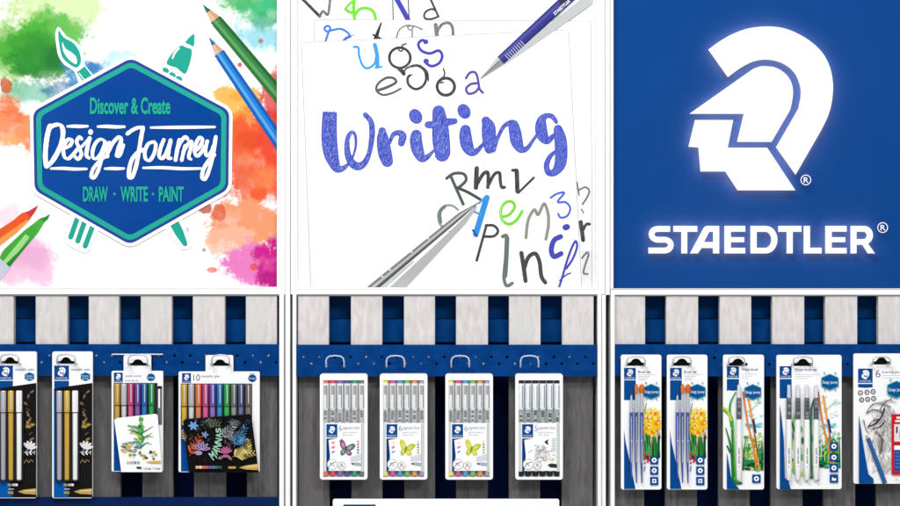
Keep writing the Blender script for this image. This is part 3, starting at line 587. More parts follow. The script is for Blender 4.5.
def letter(polys, nm='letter'):
    q = T.part()
    for o_, hs in polys: q.holed(o_, hs, D0, D1, M_sign)
    add_glow_back(q); q.build(nm)
def outl(path, wd):
    L, Rr = [], []
    for i, (x, y) in enumerate(path):
        a = path[max(i-1, 0)]; b_ = path[min(i+1, len(path)-1)]; dx, dy = b_[0]-a[0], b_[1]-a[1]; l = math.hypot(dx, dy)
        L.append((x-dy/l*wd/2, y+dx/l*wd/2)); Rr.append((x+dy/l*wd/2, y-dx/l*wd/2))
    return L+Rr[::-1]
Sp = [(669.9,228.9),(657.5,228.9)]+[(657.5-6.2*sin(t), 234.3-5.4*cos(t)) for t in [pi*i/8 for i in range(1, 8)]]+[(657.5,239.7),(664.5,239.7)]+[(664.5+6.2*sin(t), 245.1-5.4*cos(t)) for t in [pi*i/8 for i in range(1, 8)]]+[(664.5,250.5),(648.2,250.5)]
letter([(outl(Sp, 5.8), [])])
letter([([(673.2,ty),(697.1,ty),(697.1,231.8),(687.1,231.8),(687.1,by),(681.1,by),(681.1,231.8),(673.2,231.8)], [])])
letter([([(689.8,by),(703.4,228),(704.8,226.5),(707,ty),(719,ty),(719,by),(712.8,by),(712.8,248),(701.4,248),(697.6,by)], [[(712.9,231.8),(709,231.8),(703.8,242),(712.9,242)]])])
Ef = lambda x0, xs, x1, xm: [(x0,ty),(x1,ty),(x1,231.7),(xs,231.7),(xs,237.2),(xm,237.2),(xm,242.2),(xs,242.2),(xs,247.8),(x1,247.8),(x1,by),(x0,by)]
letter([(Ef(724.2,730.6,745,744), [])])
arc = lambda cx, cy, rx, ry, a0, a1, n=10: [(cx+rx*sin(a0+(a1-a0)*i/n), cy-ry*cos(a0+(a1-a0)*i/n)) for i in range(n+1)]
letter([([(750.2,ty)]+arc(766,239.65,11.2,13.75,0,pi)+[(750.2,by)], [[(756.4,231.8)]+arc(765,239.8,6,8,0,pi)+[(756.4,247.8)]])])
letter([([(778,ty),(801.1,ty),(801.1,231.8),(792.4,231.8),(792.4,by),(786.4,by),(786.4,231.8),(778,231.8)], [])])
letter([([(803.4,ty),(809.7,ty),(809.7,247.7),(821.3,247.7),(821.3,by),(803.4,by)], [])])
letter([(Ef(825,831.4,846.3,844.9), [])])
letter([([(850.2,ty)]+arc(864,235.2,8.6,9.3,0,pi*.86)+[(874.6,by),(867.4,by),(862,244.8),(856.2,244.8),(856.2,by),(850.2,by)], [[(856.2,231.7)]+arc(863,235.4,3.4,3.7,0,pi,6)+[(856.2,239.1)]])])

# ================================================================== HOOKS
HK = 'metal hooks on the perforated rails'
def hook(label, cx, top, wd, h, d, hx0=None, slot_shade=True, bar=None, col=None):
    """arched wire: two prongs run back to the rail"""
    kk = (D-(.010+d))/(D-.010); dx_ = (cx-450)*(kk-1); top = 253+(top-253)*kk; cx += dx_
    if bar: bar = (bar[0]-dx_*0, bar[1])
    T = Thing('display_hook', label, 'hook', cx, top+h, .010, HK); mt = col or M_metal
    q = T.part(); P = []; f = d
    x0, x1 = cx-wd/2, cx+wd/2
    P += [(x0, top+h, -.001, .75), (x0, top+h, f-.004, .75), (x0, top+h-1, f, .8), (x0, top+h*.45, f, .8), (x0+1.0, top+h*.2, f, .8), (x0+wd*.2, top+.7, f, .8), (cx, top+.1, f, .8), (x1-wd*.2, top+.7, f, .8), (x1-1.0, top+h*.2, f, .8), (x1, top+h*.45, f, .8), (x1, top+h-1, f, .8), (x1, top+h, f-.004, .75), (x1, top+h, -.001, .75)]
    q.tube(P, mt, 8); q.build('wire_arch')
    if slot_shade:
        q = T.part(); q.box(x0-3, top+2, x1+3, top+h+2.5, -.0008, .0006, M_black); q.build('slot_shade_plate')  # black plate added as the shade seen through the hang slot
    if bar:
        q = T.part(); q.tube([(bar[0], top+.6, .0015, .8), (bar[1], top+.6, .0015, .8)], M_metal, 8); q.build('cross_bar')
    return T
def euro(cx, y, wd, h):
    """hang slot with a centre hump"""
    x0, x1 = cx-wd/2, cx+wd/2
    return [(x0, y+h), (x0, y+h*.62), (cx-wd*.3, y+h*.55), (cx-wd*.16, y+h*.12), (cx, y), (cx+wd*.16, y+h*.12), (cx+wd*.3, y+h*.55), (x1, y+h*.62), (x1, y+h)]
PD = .018        # depth of the carded packs
# ================================================================== RACK 1 PACKS
def pen(T, cx, y0, y1, ycap, r, body, cap, parts, dd=.0035, tip=None, name='pen'):
    q = T.part(); q.tube([(cx, y0, dd, r*.86), (cx, y0+.6, dd, r), (cx, ycap, dd, r)], cap, 10)
    c = T.part(); c.tube([(cx, ycap, dd-.0002, r*.86), (cx, y1-1, dd-.0002, r*.8), (cx, y1, dd-.0002, r*.7)], body, 10)
    o = c.build(name); q.build('cap', o)
    k = T.part(); k.tube([(cx+r*.25, y0+1, dd+r*S*.95, r*.2), (cx+r*.25, ycap-3, dd+r*S*.98, r*.17)], mat((240, 240, 242), .25, .8, .5) if body != WPN else body, 6); k.build('clip_highlight', o)  # pale clip strip, coloured to stand in for the cap's streak highlight
    k = T.part(); k.tube([(cx, ycap-.3, dd, r*1.01), (cx, ycap+.5, dd, r*1.01)], mat((70, 64, 66)), 10); k.build('cap_ring', o)
    return o
GLD = mat((236, 190, 72), .3, .6, .35); SLV = mat((196, 198, 206), .32, .5, .35); WPN = mat((246, 246, 246), .35, .4)
def leaf(q, x, y, L, ang, c, n=4, wd=.5):
    ux, uy = cos(ang), sin(ang)
    q.stroke([(x, y), (x+ux*L, y+uy*L)], wd, c, sm=False)
    for i in range(n):
        t = (i+.6)/n; bx, by_ = x+ux*L*t, y+uy*L*t
        for sgn in (-1, 1):
            a = ang+sgn*.75; l = L*.42*(1-.55*t); fk = R.choice([.6, .75, .9, 1, 1.12]); q.ell(bx+cos(a)*l*.55, by_+sin(a)*l*.55, l*.5, l*.13+.15, tuple(min(255, int(v*fk)) for v in c), 8, a)
def metallic_pack(label):
    T = Thing('pen_pack', label, 'pen pack', 72.5, 498, PD, 'three pen metallic marker packs')
    q = T.part(); q.holed(rrect(52.2, 351.6, 92.6, 498.3, 2.2), [euro(66, 357, 17.5, 7)], -.0052, 0, M_card); card = q.build('card')
    q = T.part(.0001); mini_logo(q, 54.2, 365.6, 69, 380); q.quad(54.2, 380.8, 69, 390, BLUE)
    q.text('metallic pen', 71, 90, 370.6, 2.6, (90,110,150), .01); hexbadge(q, 85.5, 376.8, 4.8)
    q.flat(smooth([(53.8,389),(60,387.6),(68,386.4),(78,385),(86,383.8),(92.4,383)], 3)+[(92.4,497.6),(66,497.6),(60,470),(57,430)], (24, 20, 22))
    q.flat([(53.8,390),(57,392),(60,430),(63,470),(69,497.8),(53.8,497.8)], (0, 92, 175))
    gold = (176,146,84); grey = (120,118,122)
    for i in range(10):
        y = 388+i*6; leaf(q, 82.5+R.uniform(0, 4), y+5, R.uniform(4, 6), R.uniform(-2.6, -.4), [gold, grey, (150,125,70), (92,90,94)][i % 4], 3)
    leaf(q, 81.8, 427, 9, -.35, (206,172,80), 4, .6); leaf(q, 82.5, 424, 6, -.9, (196,164,70), 3, .5)
    for a in (-2.3, -1.8, -1.3, -.8, -.3): q.ell(85.5+cos(a)*4.2, 449+sin(a)*4.2, 4.3, 1.5, (235,235,235), 12, a)
    leaf(q, 79, 452, 12, .05, (236,236,236), 3); q.stroke([(80.5,463),(83,459.8),(85,462.6),(87,460),(89.4,461.6)], .8, (150,128,88))
    for x in (82, 85, 88, 91): q.quad(x, 465, x+.3, 484, (56,50,50))
    q.flat([(74,491.6),(80,489.6),(92,488.4),(92,494.6),(80,493.8)], (200,168,92)); q.flat([(80,490.6),(92,489.6),(92,491),(80,491.6)], (235,212,150))
    q.quad(64, 483.6, 68, 486, (190,170,120)); q.quad(68.4, 483.6, 71, 486, (225,225,228)); q.quad(71.4, 483.6, 74, 486, (240,240,240)); q.quad(64, 491.4, 69.6, 494, (170,150,90)); q.quad(64.5, 488.6, 70, 489.6, (200,200,205))
    q.build('printed_picture', card)
    for cx, bm in ((60, SLV), (67.6, GLD), (75.8, WPN)):
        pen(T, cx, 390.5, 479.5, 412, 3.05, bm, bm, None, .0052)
        b = T.part(); b.tube([(cx, 479.4, .005, 2.5), (cx, 481, .005, 2.4)], mat((60, 52, 46)), 10); b.build('pen_plug')
    # moulded blister tray under the pens
    b = T.part(); b.box(56, 391, 80, 481, .0001+180*Part.STEP, .0047, mat((38, 36, 42)), .4); b.build('blister_tray')
    return T
Tm = metallic_pack('pack of silver, gold and white metallic pens, second from the left edge')
copy_thing(Tm, -56, 'pack of silver, gold and white metallic pens cut off by the left edge')
hook('metal hook through the metallic pen pack second from the left', 66, 354.2, 18, 9.6, .024)
hook('metal hook through the metallic pen pack at the left edge', 9.6, 354.2, 18, 9.6, .024)
def wallet(name, label, x0, x1, y0, y1, tx0, tx1, ty0, group):
    T = Thing(name, label, 'pen pack', (x0+x1)/2, y1, PD, group)
    cx = (tx0+tx1)/2
    out = rrect(tx0, ty0, tx1, y0+4, 2)[:6]+[(tx1, y0)]+rrect(x0, y0, x1, y1, 1.5)[:12]+rrect(x0, y0, x1, y1, 1.5)[12:18]+rrect(x0, y0, x1, y1, 1.5)[18:24]+[(tx0, y0)]+rrect(tx0, ty0, tx1, y0+4, 2)[18:24]
    q = T.part(); q.holed(out, [euro(cx+.6, ty0+4.2, 19, 6.6)], -.0052, 0, M_card); c = q.build('card')
    return T, c
T, c = wallet('pen_pack', 'pack of six metallic pens with a painted green plant on its front', 111.6, 163, 371, 471.6, 123.6, 151, 355, None)
q = T.part(.0001); mini_logo(q, 113.8, 372.6, 122.8, 382.4); q.text('metallic marker', 125, 142, 377, 2.2, (110,125,165), .005); q.text('brush tip set', 125, 138, 381.4, 2, (130,140,175), .005)
q.ell(151, 377.4, 4.2, 3.8, (0,95,160), 20); q.text('Design', 147.8, 154.2, 378.4, 1.8, (200,225,240), .01)
q.quad(113.6, 383, 157.6, 423, (54, 50, 62)); q.quad(157.6, 386, 162.2, 425, (112, 110, 114)); q.quad(157.8, 386.4, 161.6, 389, (12,12,14)); q.quad(158.4, 389, 160, 408, WHITE)
q.flat([(113.8,420),(118,420),(122.6,471),(113.8,471)], BLUE); q.build('printed_picture', c)
cols = [(222,176,60), (222,224,230), (226,96,140), (140,92,185), (40,130,205), (40,175,90)]
deep = [(190,140,30), (180,182,190), (190,50,105), (80,50,150), (10,80,165), (20,130,60)]
for i, cx in enumerate((117.6, 124.4, 131.2, 138, 144.8, 151.8)):
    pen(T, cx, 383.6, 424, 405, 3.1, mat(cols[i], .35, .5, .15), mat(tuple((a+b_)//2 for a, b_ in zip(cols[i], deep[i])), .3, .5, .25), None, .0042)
q = T.part(.0102); q.prism([(115.4,419.6),(118,417.6),(156,413.4),(158.6,414.6),(163,471.4),(122.4,471.4)], .0092, .0102, M_card)
Q = R
for i in range(60):   # painted plant
    t = Q.random(); x = 142+Q.uniform(-3, 3)*(1-.4*t); y = 442-t*24; q.ell(x, y, Q.uniform(.8, 1.8), Q.uniform(1.2, 2.6), Q.choice([(40,140,60),(90,180,80),(20,110,60),(160,200,110),(60,150,110)]), 8, Q.uniform(-.5, .5), j=.4)
for i in range(26):
    a = Q.choice([-1, 1]); y = 432+Q.uniform(-8, 14); L = Q.uniform(6, 14); q.stroke([(142, y+3), (142+a*L*.5, y), (142+a*L, y-Q.uniform(-2, 4))], (1.4, .4), Q.choice([(50,150,70),(110,190,110),(220,200,90),(80,160,140),(30,110,70)]))
for i in range(26):
    x = Q.uniform(124, 140); y = 446+Q.uniform(-4, 5); q.ell(x, y, Q.uniform(1.5, 3.5), Q.uniform(.7, 1.5), Q.choice([(70,140,195),(215,180,100),(120,165,200),(235,205,130),(90,110,90)]), 8, .3, j=.4)
for i in range(22):
    x = Q.uniform(130, 158); y = 453+Q.uniform(-3, 5); q.ell(x, y, Q.uniform(.8, 2), Q.uniform(.6, 1.2), Q.choice([(200,190,70),(60,80,50),(120,160,60),(235,215,120),(40,60,40)]), 7, j=.5)
for i, cc in enumerate([(230,205,120),(180,190,220),(120,160,215),(150,205,150)]): q.quad(128+i*3.4, 460.6, 130.8+i*3.4, 462.8, cc)
q.flat([(147,461.4),(152,460.2),(162,460),(162,462.6),(152,462.6)], (222,184,96)); q.stroke([(138.5,466.8),(142,467)], 1.8, (40,40,44), sm=False); q.text('1-2 mm  > 3 mm', 145, 161.5, 468.6, 1.9, (50,50,55), .02)
q.build('art_card')
hook('metal hook with a long cross bar, holding the six pen pack with painted plant', 137.8, 354.6, 19, 10.6, .024, bar=(112, 163))
T, c = wallet('pen_pack', 'wide pack of ten metallic pens with black floral art card', 178.6, 259.6, 371.6, 472.2, 205.6, 233.2, 355.2, None)
q = T.part(.0001); mini_logo(q, 182, 373.2, 191, 383); q.text('10', 193.4, 200, 380.8, 6.4, (60,75,100), .0); q.text('metallic pen', 201.2, 220, 377.4, 2.6, (90,100,130), .005)
q.ell(252.3, 378.4, 4.2, 3.8, (0,80,140), 20); q.text('Design', 249.2, 255.4, 379.2, 1.8, (200,225,240), .01); q.stroke([(250,374),(254.6,374)], .7, (60,160,160), sm=False)
q.quad(180.8, 383.6, 252.2, 424, (58, 56, 66)); q.flat([(180.8,420),(186,420),(190.6,471.6),(181,471.6)], BLUE); q.build('printed_picture', c)
cols = [(232,190,60), (226,228,232), (240,140,90), (230,100,160), (150,120,205), (50,150,205), (60,190,90), (150,160,150), (110,120,165), (130,125,115)]
deep = [(200,150,30), (150,150,160), (215,90,40), (190,40,110), (80,50,160), (10,90,160), (20,130,50), (70,80,72), (40,50,110), (74,68,60)]
for i in range(10):
    cx = 184.6+i*7.08
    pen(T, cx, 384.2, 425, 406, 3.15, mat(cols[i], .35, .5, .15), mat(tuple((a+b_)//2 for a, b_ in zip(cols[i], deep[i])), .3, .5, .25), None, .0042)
q = T.part(.0102); q.prism([(184,420.4),(186.5,418.6),(250,413.6),(252,415),(259.4,471.8),(190,471.8)], .0092, .0102, mat((16, 14, 15)))
for i in range(70):      # fine line drawing over the whole card
    x = R.uniform(189, 250); y = R.uniform(420, 459)
    if x > 250-(459-y)*.0 or x < 187+(y-420)*.1: continue
    cc = (120,165,215) if y < 430 and x < 205 else (196,120,90) if x < 200 else (150,150,156) if y < 438 and x < 236 else (96,150,190) if y < 442 else (206,184,108) if x > 232 else (170,120,150)
    f = R.choice([.35, .5, .65]); cc = tuple(int(v*f) for v in cc); a = R.uniform(-3, 0)
    if R.random() < .5: leaf(q, x, y, R.uniform(3, 6), a, cc, 3, .3)
    else: q.stroke([(x, y), (x+cos(a)*2, y+sin(a)*2), (x+cos(a+.9)*3.6, y+sin(a+.9)*3.6), (x+cos(a+1.8)*3, y+sin(a+1.8)*3)], .4, cc, n=3)
for i in range(6): a = i*pi/3; q.ell(194.5+cos(a)*2.6, 425+sin(a)*2.2, 2.6, 1.2, (120,165,220), 10, a)
for i in range(5): a = i*pi/2.5; q.ell(206+cos(a)*2, 434+sin(a)*1.8, 1.9, .9, (130,150,200), 10, a)
leaf(q, 204, 421, 17, .15, (92,100,82), 5); leaf(q, 211, 428, 11, -1.0, (92,100,82), 4)
leaf(q, 222, 437, 20, -.75, (150,152,156), 6); leaf(q, 226, 437, 17, -.25, (128,130,134), 5); leaf(q, 229, 421, 12, .1, (118,120,124), 4)
leaf(q, 235, 446, 22, -1.05, (70,140,190), 6); leaf(q, 236, 443, 14, -.3, (90,150,190), 5)
leaf(q, 234, 456, 18, -.6, (212,190,110), 6); leaf(q, 236, 455, 19, -.15, (198,176,100), 6); leaf(q, 248, 455, 16, -1.45, (212,190,110), 5)
leaf(q, 191, 455, 22, -1.1, (186,84,62), 5); leaf(q, 192, 448, 12, -.5, (196,110,80), 4); leaf(q, 187, 440, 11, -1.9, (200,170,90), 4)
for i in range(5): a = -2.6+i*.6; q.ell(203+cos(a)*4.5, 449+sin(a)*4.5, 4.4, 1.5, (172,150,196), 12, a); q.ell(203+cos(a)*4.6, 449+sin(a)*4.6, 3, .5, (70,58,84), 8, a)
q.ell(200, 452, 3.6, 2.2, (172,150,196), 14)
for i in range(6): a = -2.9+i*.5; q.ell(227+cos(a)*3, 452+sin(a)*3, 4, 1.2, (186,96,140), 10, a)
q.ell(227, 455, 3.4, 1.6, (180,100,140), 12); leaf(q, 219, 458, 7, -.5, (188,150,165), 3); leaf(q, 233, 459, 6, -2.4, (188,150,165), 3)
for i, (ch, x, y, an) in enumerate((('M', 214.4, 459.4, -.62), ('A', 218.2, 454.2, -.85), ('N', 220.6, 449, -1.1), ('N', 222, 443.2, -1.3), ('A', 222.6, 437.2, -1.5), ('S', 222.2, 431.8, -1.65))):
    w_ = 5.0; q.text(ch, x, x+w_, y, 8.4-i*.7, (165,215,190), .03, ang=an)
for i, cc in enumerate([(235,190,110),(235,215,190),(220,120,80),(205,90,120),(120,100,180),(70,130,190),(60,120,90),(70,80,76)]): q.quad(197+i*3.3, 464.8, 200+i*3.3, 467.6, cc)
q.quad(229.6, 465.4, 237, 467.6, (196,164,90)); q.flat([(240,466.6),(247,464.4),(259,462.6),(259,469),(247,468.4)], (206,172,92)); q.flat([(247,465.4),(259,464),(259,465.4),(247,466.4)], (240,214,150))
q.build('art_card')
hook('metal hook holding the wide ten pen pack with black art card', 220.6, 354.8, 17.6, 10.4, .024)

# ================================================================== RACK 2 CASES
def butterfly(q, cx, cy, s_, c1, c2):
    for dx, dy, rx, ry, a, c in ((-2.6, -3.2, 2.2, 4.6, -.35, c1), (3.4, -1, 4.6, 2.4, -.55, c2), (-2.4, 2.6, 2, 3, .5, c2), (2.2, 3.4, 2.6, 2, .7, c1)):
        q.ell(cx+dx*s_, cy+dy*s_, rx*s_, ry*s_, c, 14, a, j=.15); q.ell(cx+dx*s_*.9, cy+dy*s_*.9, rx*s_*.5, ry*s_*.5, tuple(min(255, int(v*.6+105)) for v in c), 8, a)
    q.stroke([(cx-1*s_, cy+3*s_), (cx+.3*s_, cy-1.5*s_)], .7*s_, (70,60,60), sm=False)
def case(label, x0, colours, num, black=False, bcol=None):
    T = Thing('fineliner_case', label, 'pen case', x0+23.7, 479, .016, 'white plastic cases of fineliners')
    x1 = x0+47.4; y0, y1 = 373.6, 479.2
    q = T.part(); q.prism(rrect(x0, y0, x1, y1, 2.6), -.008, .0, M_white)
    q.holed(rrect(x0, y0, x1, y1, 2.6), [rrect(x0+3.2, 380, x1-3.2, 476.4, .8)], .0, .0068, M_white); q.build('case_shell')
    q = T.part(); q.quad(x0+3, 379.8, x1-3, 476.6, (236,236,238), .0002); q.build('tray')
    xs = [x0+5.6+i*7.25 for i in range(6)]
    for i, cx in enumerate(xs):
        cc = colours[i]
        c = T.part(); body = mat((226,228,228), .4, .3) if not black else mat((222,230,228), .4, .3)
        c.tube([(cx, 408.6, .0048, 2.9), (cx, 471, .0048, 2.9)], body, 10)
        o = c.build('pen')
        k = T.part(); k.tube([(cx, 383.2, .0048, 3.25), (cx, 408, .0048, 3.3), (cx, 408.8, .0048, 2.9)], mat((244,245,245) if not black else (246,250,254), .35, .4), 10)
        k.base = .0048+3.4*S
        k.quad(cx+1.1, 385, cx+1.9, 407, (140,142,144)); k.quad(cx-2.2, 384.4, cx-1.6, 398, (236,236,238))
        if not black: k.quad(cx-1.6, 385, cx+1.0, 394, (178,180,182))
        k.build('cap', o)
        k = T.part(); k.tube([(cx, 380.6, .0048, 2.5), (cx, 383.4, .0048, 2.9)], mat(cc, .4, .3), 10); k.build('colour_plug', o)
        k = T.part(); k.tube([(cx, 471, .0048, 2.9), (cx, 475.4, .0048, 2.7)], mat(cc, .4, .3), 10); k.build('colour_plug', o)
        k = T.part(.0048+2.95*S)
        k.quad(cx-2, 409.6, cx+2, 421.4, (180,182,182) if not black else (132,146,142))
        for j in range(5): k.quad(cx-1.5+R.uniform(0, .5), 411+j*2.1, cx+1.2+R.uniform(-.6, .3), 412.1+j*2.1, R.choice([(70,72,74), (220,220,222), (90,92,96)]))
        k.build('printed_band', o)
    dl = .0082+2*S
    q = T.part(dl); lx0, lx1 = x0+5.8, x0+41.2
    q.prism([(lx0,422.4),(lx1,422.4),(lx1,470),(lx0,470)], dl-.0006, dl, M_card)
    mini_logo(q, lx0+.8, 423.6, lx0+11.8, 436.8); q.flat([(lx0+.8,437.8),(lx0+11.8,437.8),(lx0+3,439.4),(lx0+4.5,455),(lx0+3,470),(lx0+.8,470)], (0,60,130))
    q.text(num, lx0+13.2, lx0+16.4, 430.4, 5.6, (100,115,160), -.01); q.text('pigment liner', lx0+17.2, lx1-1.2, 428.6, 3, (110,120,165), .0)
    q.text('pigment ink, waterproof', lx0+17.2, lx1-4, 432.4, 1.5, (150,155,185), 0); q.text('fine line', lx0+17.2, lx1-8, 435, 1.5, (170,150,180), 0)
    cx, cy = lx0+20.5, 448.5
    if black:
        for i in range(46):
            a = R.uniform(0, 6.28); r_ = R.uniform(2, 11); x = lx0+21+cos(a)*r_; y = 452+sin(a)*r_*.9
            q.stroke([(x, y), (x+R.uniform(-3, 3), y+R.uniform(-2, 2)), (x+R.uniform(-4, 4), y+R.uniform(1, 4))], .45, R.choice([(190,190,192),(160,160,162),(210,210,205)]))
        q.flat([(lx0+23,441),(lx0+27.4,438.5),(lx0+26,441.5),(lx0+27.6,444),(lx0+24.6,443)], (30,30,32)); q.text('fine', lx0+21, lx0+33, 460, 4, (205,208,150), 0, shear=.3)
        for j in range(7): q.quad(lx1-5, 438+j*1.9, lx1-1, 438.5+j*1.9, (170,172,175))
        q.flat([(lx0+26,464),(lx0+30,462.6),(lx1,463.4),(lx1,467),(lx0+29,466.6)], (46,50,50))
    else:
        butterfly(q, cx, cy-.5, 1.25, *bcol)
        for j in range(5): q.quad(lx1-4, 440+j*2.8, lx1-2, 441.8+j*2.8, tuple(min(255, int(v*.85+30)) for v in colours[j % 5]))
        for j in range(3): q.ell(lx0+7.6, 442+j*4.6, 2, 1.1, tuple(min(255, v+30) for v in colours[j]), 8, -.5)
        q.flat([(lx0+25,462.6),(lx0+30,461.6),(lx1,462.2),(lx1,465.4),(lx0+30,465)], (176,186,196)); q.flat([(lx0+25,462.8),(lx0+28,462),(lx0+28,464.6)], (60,62,68)); q.flat([(lx0+25,456),(lx1,453.4),(lx1,459.6),(lx0+25,461)], (228,226,238))
    q.ell(lx0+6.8, 463.6, 5.3, 5.3, (180,182,186)); q.ell(lx0+6.8, 463.6, 4.8, 4.8, WHITE); q.stroke([(lx0+3.6,466),(lx0+6,463),(lx0+9.6,461.4)], 1.1, (150,154,160)); q.stroke([(lx0+4.6,462),(lx0+8.6,465.4)], .7, (120,126,132))
    q.ell(lx0+16, 465, 4.1, 4.1, (176,178,180)); q.ell(lx0+16, 465, 3.6, 3.6, (244,240,240)); q.stroke([(lx0+14,467),(lx0+16.6,463)], .8, (200,150,160)); q.stroke([(lx0+15,463),(lx0+18,466.4)], .8, (140,150,150))
    q.build('label_card')
    q = T.part(); q.box(x0+17, 370.6, x0+30, 380, -.0082, -.0076, M_white); q.build('hang_tab')
    return T
warm = [(250,130,100), (238,85,115), (155,120,190), (70,105,175), (60,175,130), (125,125,135)]
brt = [(246,240,120), (238,90,180), (85,175,222), (130,205,95), (250,165,100), (180,170,190)]
case('white case of fineliners with red, purple and green ends, leftmost of the cases', 320.2, warm, '6', bcol=((150,90,130), (90,130,120)))
Tb = case('white case of bright fineliners with yellow butterfly, second from the left', 380, brt, '6', bcol=((222,222,60), (200,210,50)))
copy_thing(Tb, 65.4, 'white case of bright fineliners with yellow butterfly, hanging left of the black fineliners')
case('white case of black fineliners with a grey pencil drawing, rightmost of the cases', 515.2, [(30,32,34)]*6, '5', True)
M_wh = mat((200, 208, 228), .4, .4)
for cx, lb in ((335, 'small white arched hook above the leftmost fineliner case'), (395.4, 'small white arched hook above the second fineliner case'), (460.3, 'small white arched hook above the third fineliner case'), (529.6, 'small white arched hook above the black fineliner case')):
    hook(lb, cx, 355.6, 17.8, 11.6, .022, slot_shade=False, col=M_wh)
# shelf sign
T = Thing('shelf_sign', 'white rounded shelf sign with a blue block at the bottom centre', 'sign', 446, 520, .04)
q = T.part(); q.prism(rrect(332.8, 499, 559.2, 524, 2), -.002, 0, M_white); q.build('sign_board')
q = T.part(.0001); q.quad(343.3, 504.6, 375.6, 522, BLUE); q.build('blue_block')

# ================================================================== RACK 3 PACKS
def bpack(label, x0, x1, y0, y1, hcx, cat, group=None, tilt=0):
    T = Thing(cat.replace(' ', '_'), label, cat, (x0+x1)/2, y1, PD, group)
    q = T.part(); q.holed(rrect(x0, y0, x1, y1, 2.2), [euro(hcx, y0+3.6, 19.5, 7.6)], -.0052, 0, M_card); c = q.build('card')
    return T, c
def icons(q, x, ys, s_=8.2):
    for i, y in enumerate(ys):
        q.quad(x, y, x+s_, y+s_, BLUE)
        if i < 2 or len(ys) == 4 and i < 3 or len(ys) == 1: q.ell(x+s_/2, y+s_/2, s_*.3, s_*.3, WHITE, 14); q.ell(x+s_/2, y+s_/2, s_*.13, s_*.13, BLUE, 8)
        elif len(ys) == 4: q.flat([(x+s_*.25,y+s_*.75),(x+s_*.3,y+s_*.3),(x+s_*.5,y+s_*.5),(x+s_*.75,y+s_*.45),(x+s_*.75,y+s_*.75)], WHITE)
        else: q.quad(x+s_*.26, y+s_*.26, x+s_*.74, y+s_*.74, WHITE); q.quad(x+s_*.38, y+s_*.38, x+s_*.62, y+s_*.62, (60,110,180))
def grass(q, x0, x1, yb, h, n, cols):
    for i in range(n):
        x = R.uniform(x0, x1); L = h*R.uniform(.5, 1.1); b = R.uniform(-3, 3)
        q.stroke([(x, yb+R.uniform(-2, 2)), (x+b*.3, yb-L*.5), (min(max(x+b, x0-1), x1), yb-L)], (1.7, .3), R.choice(cols), n=3)
GREENS = [(40,150,60), (100,195,70), (20,105,60), (160,215,90), (10,80,50), (60,170,110)]
